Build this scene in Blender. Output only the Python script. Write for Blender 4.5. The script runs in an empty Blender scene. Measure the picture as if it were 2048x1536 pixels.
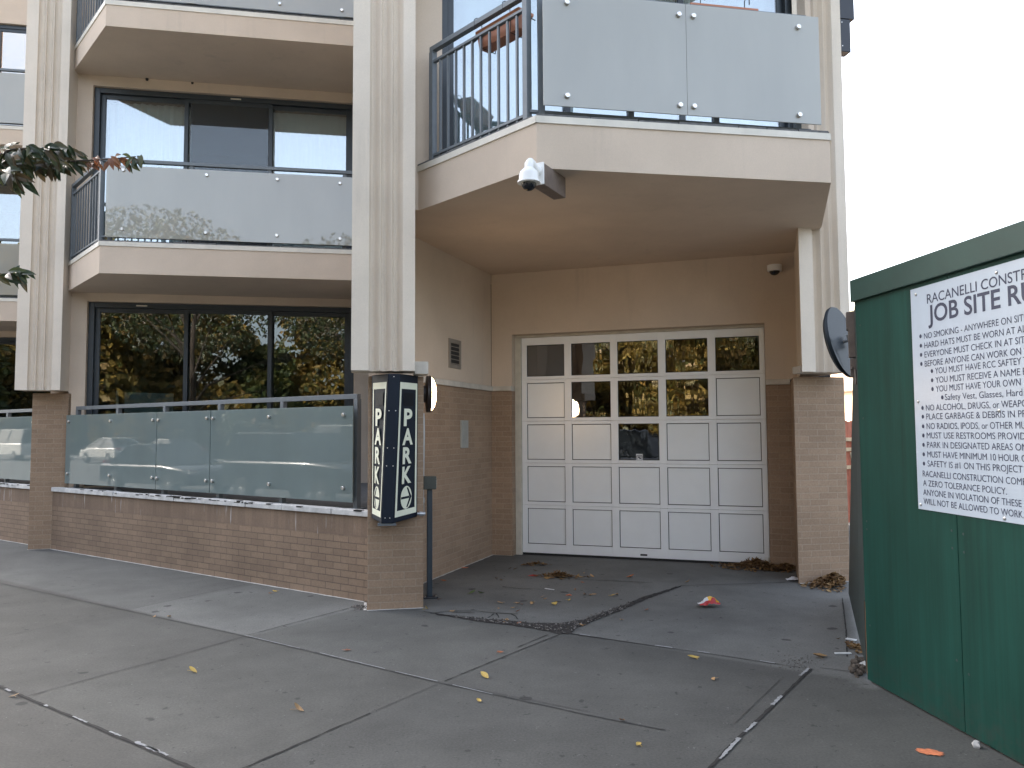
import bpy, math, random
from mathutils import Vector, Matrix
from math import radians as rad, sin, cos, pi

# ------------------------------------------------------------------ camera, sky, sun, exposure
SC = bpy.context.scene
COL = SC.collection
EYE = 1.62
FPX, PITCH, ROLL = 1557.5, rad(3.468), rad(-0.322)      # focal length in pixels of the 2048 px wide photo
cam = bpy.data.objects.new("camera", bpy.data.cameras.new("camera"))
COL.objects.link(cam)
cam.data.sensor_width = 36.0
cam.data.lens = FPX / 2048 * 36.0
cam.data.clip_start = 0.05
cam.data.clip_end = 2000
def _cam_rows():
    cp, sp, cr, sr = cos(PITCH), sin(PITCH), cos(ROLL), sin(ROLL)
    r0, r1, r2 = Vector((1, 0, 0)), Vector((0, sp, -cp)), Vector((0, cp, sp))
    return (r0 * cr - r1 * sr, r0 * sr + r1 * cr, r2)       # right, down, forward
RX, RY, RZ = _cam_rows()
cam.matrix_world = Matrix(((RX.x, -RY.x, -RZ.x, 0), (RX.y, -RY.y, -RZ.y, 0), (RX.z, -RY.z, -RZ.z, EYE), (0, 0, 0, 1)))
SC.camera = cam
SUN_HEAD, SUN_ELEV = rad(122), rad(36)                  # heading counter-clockwise from +x
world = bpy.data.worlds.new("World"); SC.world = world; world.use_nodes = True
wn = world.node_tree.nodes; wl = world.node_tree.links
sky = wn.new("ShaderNodeTexSky"); sky.sky_type = 'NISHITA'; sky.sun_disc = False
sky.sun_elevation = SUN_ELEV; sky.sun_rotation = pi / 2 - SUN_HEAD
sky.air_density = 1.0; sky.dust_density = 5.0; sky.ozone_density = 0.8
hs = wn.new("ShaderNodeHueSaturation"); hs.inputs["Saturation"].default_value = 0.62   # thin high haze
wl.new(sky.outputs[0], hs.inputs["Color"]); wl.new(hs.outputs[0], wn["Background"].inputs[0]); wn["Background"].inputs[1].default_value = 0.15
sun = bpy.data.objects.new("sun", bpy.data.lights.new("sun", 'SUN')); COL.objects.link(sun)
sun.data.energy = 4.0; sun.data.angle = rad(0.53); sun.data.color = (1.0, 0.94, 0.85)
sd = Vector((cos(SUN_HEAD) * cos(SUN_ELEV), sin(SUN_HEAD) * cos(SUN_ELEV), sin(SUN_ELEV)))
sun.rotation_euler = sd.to_track_quat('Z', 'Y').to_euler()
SC.view_settings.view_transform = 'Standard'; SC.view_settings.look = 'None'
SC.view_settings.exposure = 2.6; SC.view_settings.gamma = 1.0; SC.view_settings.use_curve_mapping = False
SC.render.resolution_x, SC.render.resolution_y = 1024, 768
SC.cycles.max_bounces = 8; SC.cycles.diffuse_bounces = 4; SC.cycles.glossy_bounces = 4; SC.cycles.transparent_max_bounces = 12
random.seed(7)

# ------------------------------------------------------------------ measuring helpers
def ray(px, py): return (RX * ((px - 1024) / FPX) + RY * ((py - 768) / FPX) + RZ)
def G(px, py, z=0.0):
    d = ray(px, py); t = (z - EYE) / d.z; return Vector((0, 0, EYE)) + d * t
def PL(px, py, pt, head):
    n = Vector((-sin(head), cos(head), 0)); d = ray(px, py)
    t = n.dot(Vector((pt[0], pt[1], 0))) / n.dot(d); return Vector((0, 0, EYE)) + d * t
HF, HS, HG, HH = rad(10.38), rad(-34.72), rad(-18.84), rad(96.99)   # facade, street, garage door, hoarding
UF, VF = Vector((cos(HF), sin(HF), 0)), Vector((-sin(HF), cos(HF), 0))
P2 = Vector((-1.330, 7.192, 0))                         # brick corner of the pilaster by the garage
STEP = UF * -4.688 + VF * 4.760
def B(k): return P2 + STEP * k                          # k = 0 garage bay, 1 next bay to the left ...
def W(u, v, z=0.0, k=0): return B(k) + UF * u + VF * v + Vector((0, 0, z))
US, NS = Vector((cos(HS), sin(HS), 0)), Vector((-sin(HS), cos(HS), 0))
def ST(s, n, z=0.0): return US * s + NS * n + Vector((0, 0, z))
UG, VG = Vector((cos(HG), sin(HG), 0)), Vector((-sin(HG), cos(HG), 0))
GW = Vector((-0.272, 10.343, 0))
def GA(a, d, z=0.0): return GW + UG * a + VG * d + Vector((0, 0, z))

# ------------------------------------------------------------------ materials
def newmat(name):
    m = bpy.data.materials.new(name); m.use_nodes = True
    return m, m.node_tree.nodes, m.node_tree.links, m.node_tree.nodes["Principled BSDF"]
def node(N, t, **kw):
    n = N.new(t)
    for k, v in kw.items(): setattr(n, k, v)
    return n
def noise(N, L, vec, scale, detail=4, rough=0.55, dist=0.0):
    n = N.new("ShaderNodeTexNoise"); n.inputs["Scale"].default_value = scale
    n.inputs["Detail"].default_value = detail; n.inputs["Roughness"].default_value = rough
    n.inputs["Distortion"].default_value = dist
    if vec is not None: L.new(vec, n.inputs["Vector"])
    return n
def ramp(N, L, src, a, b, ca=(0, 0, 0, 1), cb=(1, 1, 1, 1)):
    r = N.new("ShaderNodeValToRGB"); L.new(src, r.inputs[0])
    r.color_ramp.elements[0].position = a; r.color_ramp.elements[1].position = b
    r.color_ramp.elements[0].color = ca; r.color_ramp.elements[1].color = cb
    return r
def mixc(N, L, fac, a, b, mode='MIX'):
    m = N.new("ShaderNodeMix"); m.data_type = 'RGBA'; m.blend_type = mode
    for sock, val in ((0, fac), (6, a), (7, b)):
        if hasattr(val, "is_linked"): L.new(val, m.inputs[sock])
        else: m.inputs[sock].default_value = val
    return m.outputs[2]
def mapping(N, L, scale, src="Object"):
    if src == "Pos": o = N.new("ShaderNodeNewGeometry").outputs["Position"]
    elif src == "UV": o = N.new("ShaderNodeUVMap").outputs[0]
    else: o = N.new("ShaderNodeTexCoord").outputs[src]
    m = N.new("ShaderNodeMapping"); m.inputs["Scale"].default_value = scale; L.new(o, m.inputs[0]); return m.outputs[0]
def bump(N, L, h, P, strength=0.3, dist=0.005, prev=None):
    b = N.new("ShaderNodeBump"); b.inputs["Strength"].default_value = strength; b.inputs["Distance"].default_value = dist
    L.new(h, b.inputs["Height"])
    if prev is not None: L.new(prev, b.inputs["Normal"])
    L.new(b.outputs[0], P.inputs["Normal"]); return b.outputs[0]
def c4(c): return (c[0], c[1], c[2], 1)
def sc(c, k): return (c[0] * k, c[1] * k, c[2] * k, 1)

def plain(name, col, rough=0.5, metal=0.0, var=0.12, nscale=9.0, bmp=0.0, spec=0.5, coat=0.0):
    m, N, L, P = newmat(name)
    v = mapping(N, L, (1, 1, 1), "Pos")
    n = noise(N, L, v, nscale, 5, 0.6)
    r = ramp(N, L, n.outputs[0], 0.3, 0.72)
    L.new(mixc(N, L, r.outputs[0], sc(col, 1 - var), sc(col, 1 + var)), P.inputs["Base Color"])
    P.inputs["Roughness"].default_value = rough; P.inputs["Metallic"].default_value = metal
    P.inputs["Specular IOR Level"].default_value = spec
    if coat: P.inputs["Coat Weight"].default_value = coat; P.inputs["Coat Roughness"].default_value = 0.05
    if bmp:
        n2 = noise(N, L, v, 140, 3, 0.6); bump(N, L, n2.outputs[0], P, bmp, 0.003)
    return m

def stucco(name, col, streaks=0.25):
    m, N, L, P = newmat(name)
    v = mapping(N, L, (1, 1, 1), "Pos")
    base = ramp(N, L, noise(N, L, v, 1.3, 6, 0.6).outputs[0], 0.3, 0.7, sc(col, 0.92), sc(col, 1.06)).outputs[0]
    vs = mapping(N, L, (5.5, 5.5, 0.35), "Pos")
    st = ramp(N, L, noise(N, L, vs, 1.0, 5, 0.62).outputs[0], 0.58, 0.86)
    pch = ramp(N, L, noise(N, L, v, 0.8, 2).outputs[0], 0.42, 0.62)
    mul = N.new("ShaderNodeMath"); mul.operation = 'MULTIPLY'; L.new(st.outputs[0], mul.inputs[0]); L.new(pch.outputs[0], mul.inputs[1])
    m2 = N.new("ShaderNodeMath"); m2.operation = 'MULTIPLY'; L.new(mul.outputs[0], m2.inputs[0]); m2.inputs[1].default_value = streaks * 2.2
    c = mixc(N, L, m2.outputs[0], base, (0.20, 0.19, 0.165, 1))
    gr = ramp(N, L, noise(N, L, v, 220, 2).outputs[0], 0.35, 0.65, (0.93, 0.93, 0.93, 1), (1.05, 1.05, 1.05, 1))
    c = mixc(N, L, 1.0, c, gr.outputs[0], 'MULTIPLY')
    L.new(c, P.inputs["Base Color"]); P.inputs["Roughness"].default_value = 0.9; P.inputs["Specular IOR Level"].default_value = 0.2
    b1 = bump(N, L, noise(N, L, v, 160, 4, 0.7).outputs[0], P, 0.35, 0.004)
    bump(N, L, noise(N, L, v, 2.2, 3).outputs[0], P, 0.25, 0.02, b1)
    return m

def brick(name, ca, cb, mortar, bw=0.215, rh=0.0675, rot=False, mort=0.011, efflo=0.0, off=0.5):
    m, N, L, P = newmat(name)
    uv = N.new("ShaderNodeUVMap").outputs[0]
    mp = N.new("ShaderNodeMapping"); L.new(uv, mp.inputs[0])
    if rot: mp.inputs["Rotation"].default_value = (0, 0, pi / 2)
    t = N.new("ShaderNodeTexBrick"); L.new(mp.outputs[0], t.inputs["Vector"])
    t.inputs["Scale"].default_value = 1.0; t.inputs["Brick Width"].default_value = bw; t.inputs["Row Height"].default_value = rh
    t.inputs["Mortar Size"].default_value = mort * 0.5; t.inputs["Mortar Smooth"].default_value = 0.15
    t.inputs["Color1"].default_value = c4(ca); t.inputs["Color2"].default_value = c4(cb); t.inputs["Mortar"].default_value = c4(mortar)
    t.inputs["Bias"].default_value = 0.0; t.offset = 0.0 if rot else off
    pos = mapping(N, L, (1, 1, 1), "Pos")
    r = ramp(N, L, noise(N, L, pos, 1.1, 5, 0.6).outputs[0], 0.28, 0.72, (0.80, 0.79, 0.78, 1), (1.12, 1.1, 1.08, 1))
    c = mixc(N, L, 1.0, t.outputs["Color"], r.outputs[0], 'MULTIPLY')
    r2 = ramp(N, L, noise(N, L, pos, 55, 4, 0.7).outputs[0], 0.3, 0.7, (0.86, 0.86, 0.86, 1), (1.1, 1.1, 1.1, 1))
    c = mixc(N, L, 1.0, c, r2.outputs[0], 'MULTIPLY')
    if efflo:
        vs = mapping(N, L, (24, 1.6, 1), "UV")
        e = ramp(N, L, noise(N, L, vs, 1.0, 3, 0.5).outputs[0], 0.60, 0.66)
        pch = ramp(N, L, noise(N, L, pos, 1.6, 2).outputs[0], 0.46, 0.58)
        mm = N.new("ShaderNodeMath"); mm.operation = 'MULTIPLY'; L.new(e.outputs[0], mm.inputs[0]); L.new(pch.outputs[0], mm.inputs[1])
        c = mixc(N, L, mm.outputs[0], c, (0.46, 0.44, 0.42, 1))
    L.new(c, P.inputs["Base Color"]); P.inputs["Roughness"].default_value = 0.88; P.inputs["Specular IOR Level"].default_value = 0.25
    inv = N.new("ShaderNodeMath"); inv.operation = 'SUBTRACT'; inv.inputs[0].default_value = 1; L.new(t.outputs["Fac"], inv.inputs[1])
    b1 = bump(N, L, inv.outputs[0], P, 0.55, 0.006)
    bump(N, L, noise(N, L, pos, 90, 4, 0.7).outputs[0], P, 0.3, 0.004, b1)
    return m

def concrete(name, col, tint=False, rough=0.85):
    m, N, L, P = newmat(name)
    v = mapping(N, L, (1, 1, 1), "Pos")
    c = ramp(N, L, noise(N, L, v, 0.55, 6, 0.62, 0.4).outputs[0], 0.26, 0.74, sc(col, 0.64), sc(col, 1.28)).outputs[0]
    c = mixc(N, L, 1.0, c, ramp(N, L, noise(N, L, v, 3.1, 5, 0.65).outputs[0], 0.3, 0.75, (0.88, 0.88, 0.88, 1), (1.08, 1.08, 1.07, 1)).outputs[0], 'MULTIPLY')
    c = mixc(N, L, 1.0, c, ramp(N, L, noise(N, L, v, 70, 4, 0.7).outputs[0], 0.25, 0.72, (0.68, 0.68, 0.68, 1), (1.2, 1.2, 1.2, 1)).outputs[0], 'MULTIPLY')
    if tint:
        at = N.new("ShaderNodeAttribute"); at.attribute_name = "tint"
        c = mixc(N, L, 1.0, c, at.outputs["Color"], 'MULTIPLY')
        # trodden gum and drip spots, thin scattered pits
        def spots(scale, thr, keep, seedoff):
            mp = N.new("ShaderNodeMapping"); mp.inputs["Location"].default_value = (seedoff, seedoff * 0.7, 0); L.new(v, mp.inputs[0])
            dn = noise(N, L, mp.outputs[0], scale * 2.5, 3)
            wob = mixc(N, L, 0.10, mp.outputs[0], dn.outputs["Color"], 'ADD')
            vo = N.new("ShaderNodeTexVoronoi"); vo.inputs["Scale"].default_value = scale; vo.inputs["Randomness"].default_value = 1; L.new(wob, vo.inputs["Vector"])
            a = ramp(N, L, vo.outputs["Distance"], thr * 0.8, thr, (1, 1, 1, 1), (0, 0, 0, 1))
            sp = N.new("ShaderNodeSeparateColor"); L.new(vo.outputs["Color"], sp.inputs[0])
            k = N.new("ShaderNodeMath"); k.operation = 'GREATER_THAN'; k.inputs[1].default_value = 1 - keep; L.new(sp.outputs[0], k.inputs[0])
            mu = N.new("ShaderNodeMath"); mu.operation = 'MULTIPLY'; L.new(a.outputs[0], mu.inputs[0]); L.new(k.outputs[0], mu.inputs[1]); return mu.outputs[0]
        def half(x, f):
            h = N.new("ShaderNodeMath"); h.operation = 'MULTIPLY'; L.new(x, h.inputs[0]); h.inputs[1].default_value = f; return h.outputs[0]
        c = mixc(N, L, half(spots(2.4, 0.10, 0.62, 3.1), 0.72), c, (0.020, 0.020, 0.021, 1))
        c = mixc(N, L, half(spots(6.5, 0.13, 0.34, 8.3), 0.6), c, (0.020, 0.020, 0.021, 1))
        c = mixc(N, L, half(spots(19.0, 0.20, 0.16, 1.7), 0.7), c, (0.020, 0.020, 0.021, 1))
        c = mixc(N, L, half(spots(25.0, 0.16, 0.06, 5.7), 0.6), c, (0.25, 0.25, 0.25, 1))
    L.new(c, P.inputs["Base Color"]); P.inputs["Roughness"].default_value = rough; P.inputs["Specular IOR Level"].default_value = 0.3
    b1 = bump(N, L, noise(N, L, v, 90, 5, 0.7).outputs[0], P, 0.35, 0.004)
    bump(N, L, noise(N, L, v, 1.5, 3).outputs[0], P, 0.2, 0.02, b1)
    return m

def glassmat(name, refl, tint, wobble=0.0, wscale=3.0, stretch=1.0):
    m, N, L, P = newmat(name); N.remove(P)
    out = N["Material Output"]
    g = N.new("ShaderNodeBsdfGlossy"); g.inputs["Roughness"].default_value = 0.0; g.inputs["Color"].default_value = (0.97, 0.98, 1, 1)
    t = N.new("ShaderNodeBsdfTransparent"); t.inputs[0].default_value = c4(tint)
    lw = N.new("ShaderNodeLayerWeight"); lw.inputs["Blend"].default_value = 0.25
    mr = N.new("ShaderNodeMapRange"); L.new(lw.outputs["Fresnel"], mr.inputs[0]); mr.inputs[3].default_value = refl; mr.inputs[4].default_value = 1.0
    mx = N.new("ShaderNodeMixShader"); L.new(mr.outputs[0], mx.inputs[0]); L.new(t.outputs[0], mx.inputs[1]); L.new(g.outputs[0], mx.inputs[2])
    v = mapping(N, L, (1, 1, stretch), "Pos")
    if wobble:
        b = N.new("ShaderNodeBump"); b.inputs["Strength"].default_value = wobble; b.inputs["Distance"].default_value = 0.02
        L.new(noise(N, L, v, wscale, 2, 0.5).outputs[0], b.inputs["Height"]); L.new(b.outputs[0], g.inputs["Normal"])
    L.new(mx.outputs[0], out.inputs[0]); return m

def frosted(name, col, back, refl=0.09):
    m, N, L, P = newmat(name)
    v = mapping(N, L, (1, 1, 1), "Pos")
    c = ramp(N, L, noise(N, L, mapping(N, L, (2.2, 2.2, 0.7), "Pos"), 1.2, 4, 0.6).outputs[0], 0.3, 0.7, sc(col, 0.93), sc(col, 1.06)).outputs[0]
    d = N.new("ShaderNodeBsdfDiffuse"); L.new(c, d.inputs[0])
    t = N.new("ShaderNodeBsdfTranslucent"); t.inputs[0].default_value = c4(back)
    a = N.new("ShaderNodeMixShader"); a.inputs[0].default_value = 0.42; L.new(d.outputs[0], a.inputs[1]); L.new(t.outputs[0], a.inputs[2])
    g = N.new("ShaderNodeBsdfGlossy"); g.inputs["Roughness"].default_value = 0.02
    lw = N.new("ShaderNodeLayerWeight"); lw.inputs["Blend"].default_value = 0.2
    mr = N.new("ShaderNodeMapRange"); L.new(lw.outputs["Fresnel"], mr.inputs[0]); mr.inputs[3].default_value = refl; mr.inputs[4].default_value = 1.0
    mx = N.new("ShaderNodeMixShader"); L.new(mr.outputs[0], mx.inputs[0]); L.new(a.outputs[0], mx.inputs[1]); L.new(g.outputs[0], mx.inputs[2])
    N.remove(P); L.new(mx.outputs[0], N["Material Output"].inputs[0]); return m

def leafmat(name, cols, trans=0.35, rough=0.55):
    m, N, L, P = newmat(name)
    g = N.new("ShaderNodeNewGeometry")
    r = N.new("ShaderNodeValToRGB"); L.new(g.outputs["Random Per Island"], r.inputs[0])
    el = r.color_ramp.elements
    while len(el) < len(cols): el.new(0.5)
    for i, c in enumerate(cols): el[i].position = i / max(1, len(cols) - 1); el[i].color = c4(c)
    L.new(r.outputs[0], P.inputs["Base Color"]); P.inputs["Roughness"].default_value = rough
    t = N.new("ShaderNodeBsdfTranslucent"); L.new(r.outputs[0], t.inputs[0])
    mx = N.new("ShaderNodeMixShader"); mx.inputs[0].default_value = trans
    L.new(P.outputs[0], mx.inputs[1]); L.new(t.outputs[0], mx.inputs[2]); L.new(mx.outputs[0], N["Material Output"].inputs[0]); return m

M = {}
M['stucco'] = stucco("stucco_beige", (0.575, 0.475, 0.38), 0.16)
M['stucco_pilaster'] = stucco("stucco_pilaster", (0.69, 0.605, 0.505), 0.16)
M['brick'] = brick("brick_brown", (0.33, 0.232, 0.158), (0.28, 0.196, 0.134), (0.335, 0.252, 0.182))
M['brick_dark_joint'] = brick("brick_brown_dark_joint", (0.265, 0.19, 0.133), (0.222, 0.158, 0.112), (0.14, 0.105, 0.08), bw=0.215, rh=0.0675, mort=0.009)
M['soldier'] = brick("brick_soldier_course", (0.225, 0.16, 0.115), (0.19, 0.136, 0.098), (0.18, 0.134, 0.10), bw=0.205, rh=0.062, rot=True, efflo=1.0, mort=0.007)
M['stone'] = plain("cast_stone_trim", (0.50, 0.46, 0.40), 0.85, var=0.16, nscale=6, bmp=0.2)
M['coping'] = plain("weathered_coping", (0.50, 0.49, 0.47), 0.85, var=0.28, nscale=7, bmp=0.25)
M['flashing'] = plain("flashing_cream", (0.62, 0.58, 0.50), 0.5, var=0.10, nscale=5)
M['membrane'] = plain("grey_membrane", (0.12, 0.12, 0.12), 0.9, var=0.3, nscale=20, bmp=0.3)
M['rail'] = plain("painted_grey_steel", (0.125, 0.142, 0.155), 0.42, var=0.08, nscale=14)
M['frame'] = plain("dark_window_frame", (0.032, 0.041, 0.050), 0.4, var=0.10)
M['bolt'] = plain("stainless_bolt", (0.62, 0.60, 0.57), 0.28, metal=0.9, var=0.06)
M['glass_up'] = glassmat("window_glass", 0.19, (0.80, 0.86, 0.86), 0.02, 1.2)
M['garage_glass'] = glassmat("garage_glass", 0.17, (0.45, 0.45, 0.45), 0.11, 5.0, 0.22)
M['glass_ground'] = glassmat("tinted_ground_glass", 0.06, (0.55, 0.62, 0.62), 0.02, 1.2)
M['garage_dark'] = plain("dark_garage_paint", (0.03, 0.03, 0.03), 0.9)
M['frost'] = frosted("frosted_glass", (0.47, 0.465, 0.42), (0.70, 0.69, 0.61), 0.07)
M['satin'] = frosted("satin_glass", (0.265, 0.32, 0.31), (0.38, 0.45, 0.44), 0.042)
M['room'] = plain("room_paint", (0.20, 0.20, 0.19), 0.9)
M['white_paint'] = plain("white_interior_paint", (0.62, 0.62, 0.60), 0.7)
M['sealant'] = plain("pale_sealant", (0.50, 0.49, 0.46), 0.8, var=0.3, nscale=12)
M['curtain'] = plain("white_curtain", (0.74, 0.76, 0.77), 0.9, var=0.05)
M['screen'] = plain("insect_screen", (0.05, 0.06, 0.065), 0.8)
m, N, L, P = newmat("insect_screen_mesh"); P.inputs["Base Color"].default_value = (0.035, 0.042, 0.048, 1); P.inputs["Roughness"].default_value = 0.8
t_ = N.new("ShaderNodeBsdfTransparent"); x_ = N.new("ShaderNodeMixShader"); x_.inputs[0].default_value = 0.55; L.new(t_.outputs[0], x_.inputs[1]); L.new(P.outputs[0], x_.inputs[2]); L.new(x_.outputs[0], N["Material Output"].inputs[0]); M['screen'] = m
M['alu'] = plain("silver_aluminium", (0.80, 0.81, 0.81), 0.42, metal=0.1, var=0.035, nscale=3)
M['alu_panel'] = plain("silver_panel", (0.78, 0.80, 0.80), 0.36, metal=0.1, var=0.03, nscale=2.5)
M['gasket'] = plain("black_gasket", (0.012, 0.012, 0.013), 0.6)
M['jamb'] = plain("cream_jamb", (0.50, 0.47, 0.40), 0.6)
M['navy'] = plain("navy_sign_enamel", (0.008, 0.013, 0.023), 0.5, var=0.15, nscale=8, spec=0.2)
M['navy_patch'] = plain("black_patch", (0.004, 0.006, 0.010), 0.5, spec=0.2)
M['cream'] = plain("cream_letter", (0.74, 0.74, 0.58), 0.5, var=0.05)
M['sign_white'] = plain("white_sign_plastic", (0.46, 0.52, 0.585), 0.28, var=0.03)
M['ink'] = plain("navy_ink", (0.028, 0.036, 0.075), 0.5)
M['green'] = plain("green_painted_plywood", (0.003, 0.045, 0.032), 0.6, spec=0.25, var=0.22, nscale=2.6, bmp=0.25)
m, N, L, P = newmat("weathered_green_plywood")
v = mapping(N, L, (1, 1, 1), "Pos"); vg_ = mapping(N, L, (26, 26, 0.7), "Pos"); vp = mapping(N, L, (2.2, 2.2, 0.8), "Pos")
c = ramp(N, L, noise(N, L, vp, 1.4, 5, 0.6).outputs[0], 0.3, 0.72, (0.0022, 0.038, 0.027, 1), (0.0055, 0.056, 0.042, 1)).outputs[0]
c = mixc(N, L, 1.0, c, ramp(N, L, noise(N, L, vg_, 1.0, 4, 0.6).outputs[0], 0.3, 0.75, (0.80, 0.80, 0.80, 1), (1.16, 1.16, 1.16, 1)).outputs[0], 'MULTIPLY')
sx = N.new("ShaderNodeSeparateXYZ"); L.new(v, sx.inputs[0]); dr = ramp(N, L, sx.outputs[2], 0.02, 0.30, (1, 1, 1, 1), (0, 0, 0, 1))
dm = N.new("ShaderNodeMath"); dm.operation = 'MULTIPLY'; L.new(dr.outputs[0], dm.inputs[0]); L.new(ramp(N, L, noise(N, L, v, 14, 5, 0.7).outputs[0], 0.45, 0.7).outputs[0], dm.inputs[1])
dm2 = N.new("ShaderNodeMath"); dm2.operation = 'MULTIPLY'; L.new(dm.outputs[0], dm2.inputs[0]); dm2.inputs[1].default_value = 0.55
c = mixc(N, L, dm2.outputs[0], c, (0.035, 0.034, 0.030, 1))
sf = ramp(N, L, noise(N, L, mapping(N, L, (3, 3, 9), "Pos"), 2.0, 6, 0.7).outputs[0], 0.66, 0.74); s2 = N.new("ShaderNodeMath"); s2.operation = 'MULTIPLY'; L.new(sf.outputs[0], s2.inputs[0]); s2.inputs[1].default_value = 0.35
c = mixc(N, L, s2.outputs[0], c, (0.012, 0.075, 0.062, 1))
L.new(c, P.inputs["Base Color"]); P.inputs["Roughness"].default_value = 0.58; P.inputs["Specular IOR Level"].default_value = 0.25
bump(N, L, noise(N, L, vg_, 1.0, 4, 0.6).outputs[0], P, 0.25, 0.004)
M['green'] = m
M['green_cap'] = plain("green_painted_cap", (0.010, 0.045, 0.036), 0.5, var=0.15, nscale=4)
M['grey_green'] = plain("grey_green_painted_edge", (0.026, 0.042, 0.038), 0.55, var=0.2)
M['raw_wood'] = plain("raw_wood", (0.22, 0.11, 0.055), 0.8, var=0.3, nscale=30)
M['terracotta'] = plain("terracotta_plastic", (0.42, 0.17, 0.095), 0.6)
M['wire'] = plain("black_wire", (0.01, 0.01, 0.012), 0.5)
M['cam_white'] = plain("white_camera_shell", (0.76, 0.76, 0.74), 0.35, var=0.03)
M['dome'] = plain("smoked_dome", (0.008, 0.010, 0.014), 0.08, var=0.0)
M['bronze'] = plain("weathered_steel_tube", (0.16, 0.125, 0.105), 0.5, metal=0.35, var=0.25, nscale=12)
M['lamp_rim'] = plain("dark_bronze_lamp", (0.030, 0.022, 0.020), 0.4)
M['conduit'] = plain("galvanised_conduit", (0.42, 0.43, 0.44), 0.35, metal=0.7)
M['post'] = plain("blue_grey_post", (0.025, 0.038, 0.052), 0.4)
M['olive_box'] = plain("olive_box", (0.055, 0.058, 0.047), 0.5)
M['vent'] = plain("taupe_louver", (0.22, 0.195, 0.165), 0.55)
M['grey_plate'] = plain("grey_plate", (0.30, 0.30, 0.27), 0.6)
M['black_metal'] = plain("black_metal", (0.010, 0.012, 0.018), 0.4)
M['mirror_back'] = plain("dark_mirror_back", (0.010, 0.016, 0.022), 0.5, spec=0.25)
M['mirror_plate'] = plain("grey_mirror_plate", (0.035, 0.047, 0.054), 0.5, spec=0.3)
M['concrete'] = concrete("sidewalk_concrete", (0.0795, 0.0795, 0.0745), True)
M['plain_conc'] = concrete("kerb_concrete", (0.2, 0.2, 0.195))
M['asphalt'] = plain("asphalt", (0.085, 0.085, 0.083), 0.9, var=0.25, nscale=4, bmp=0.5)
M['joint'] = plain("joint_dirt", (0.016, 0.015, 0.014), 0.95, var=0.5, nscale=25)
M['caulk'] = plain("old_caulk", (0.24, 0.245, 0.25), 0.8, var=0.3, nscale=30)
M['groove'] = plain("tooled_groove", (0.035, 0.035, 0.034), 0.9, var=0.4, nscale=30)
M['soil'] = plain("dark_soil", (0.020, 0.017, 0.015), 1.0, var=0.6, nscale=60, bmp=0.8)
M['gravel'] = leafmat("gravel_bits", [(0.05, 0.045, 0.04), (0.09, 0.08, 0.07), (0.19, 0.175, 0.16), (0.03, 0.026, 0.024)], 0.0, 0.9)
M['litter_leaf'] = leafmat("dry_leaves", [(0.16, 0.085, 0.035), (0.24, 0.14, 0.055), (0.10, 0.055, 0.03), (0.30, 0.19, 0.08), (0.13, 0.07, 0.03)], 0.15, 0.8)
for nm, c in dict(tan=(0.33, 0.20, 0.09), yellow=(0.42, 0.29, 0.07), brown=(0.16, 0.085, 0.045), rust=(0.30, 0.10, 0.04), green=(0.07, 0.11, 0.03)).items():
    M['leaf_' + nm] = plain("leaf_" + nm, c, 0.7, var=0.3, nscale=60)
M['tree_leaf'] = leafmat("street_tree_leaves", [(0.016, 0.030, 0.014), (0.030, 0.050, 0.018), (0.085, 0.10, 0.038), (0.09, 0.06, 0.028), (0.025, 0.042, 0.018)], 0.25, 0.4)
M['autumn'] = leafmat("autumn_foliage", [(0.08, 0.085, 0.022), (0.24, 0.155, 0.028), (0.04, 0.055, 0.016), (0.25, 0.145, 0.03), (0.11, 0.10, 0.026)], 0.4)
M['autumn_dark'] = leafmat("green_foliage", [(0.03, 0.05, 0.015), (0.06, 0.08, 0.02), (0.11, 0.10, 0.02), (0.04, 0.06, 0.018)], 0.35)
M['bark'] = plain("bark", (0.06, 0.045, 0.035), 0.95, var=0.4, nscale=20, bmp=0.6)
M['paint_orange'] = plain("orange_marking_paint", (0.62, 0.20, 0.09), 0.8, var=0.35, nscale=30)
M['red_bag'] = plain("red_bag", (0.42, 0.02, 0.02), 0.35); M['yellow_bag'] = plain("yellow_bag", (0.75, 0.42, 0.02), 0.35); M['white_bag'] = plain("white_bag", (0.65, 0.66, 0.66), 0.4)
M['paper'] = plain("paper_white", (0.62, 0.62, 0.63), 0.8); M['pebble'] = plain("pebble", (0.45, 0.44, 0.42), 0.9)
M['rubble'] = plain("muddy_rubble", (0.085, 0.07, 0.055), 1.0, var=0.5, nscale=30, bmp=0.5)
M['peach'] = stucco("peach_render", (0.66, 0.47, 0.33), 0.2); M['peach_band'] = plain("peach_band", (0.50, 0.36, 0.27), 0.9)
M['red_fence'] = plain("red_brown_boards", (0.36, 0.11, 0.06), 0.8, var=0.25); M['lumber'] = plain("pale_lumber", (0.50, 0.36, 0.22), 0.8)
M['tyre'] = plain("tyre", (0.02, 0.02, 0.02), 0.8); M['rim'] = plain("wheel_rim", (0.5, 0.5, 0.5), 0.3, metal=0.8)
M['car_white'] = plain("white_car_paint", (0.72, 0.71, 0.67), 0.3, var=0.02, coat=0.7); M['car_dark'] = plain("dark_car_paint", (0.022, 0.026, 0.030), 0.25, var=0.03, coat=0.8)
M['car_silver'] = plain("silver_car_paint", (0.50, 0.50, 0.48), 0.3, metal=0.5, var=0.02, coat=0.6)
M['car_glass'] = plain("car_glass", (0.015, 0.018, 0.020), 0.05, var=0.0); M['lamp_red'] = plain("red_tail_lamp", (0.4, 0.01, 0.01), 0.3); M['lamp_clear'] = plain("clear_headlamp", (0.7, 0.7, 0.7), 0.2)
M['grass'] = plain("park_grass", (0.06, 0.08, 0.025), 0.95, var=0.4, nscale=3)
m, N, L, P = newmat("lit_lamp_dome")
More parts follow.
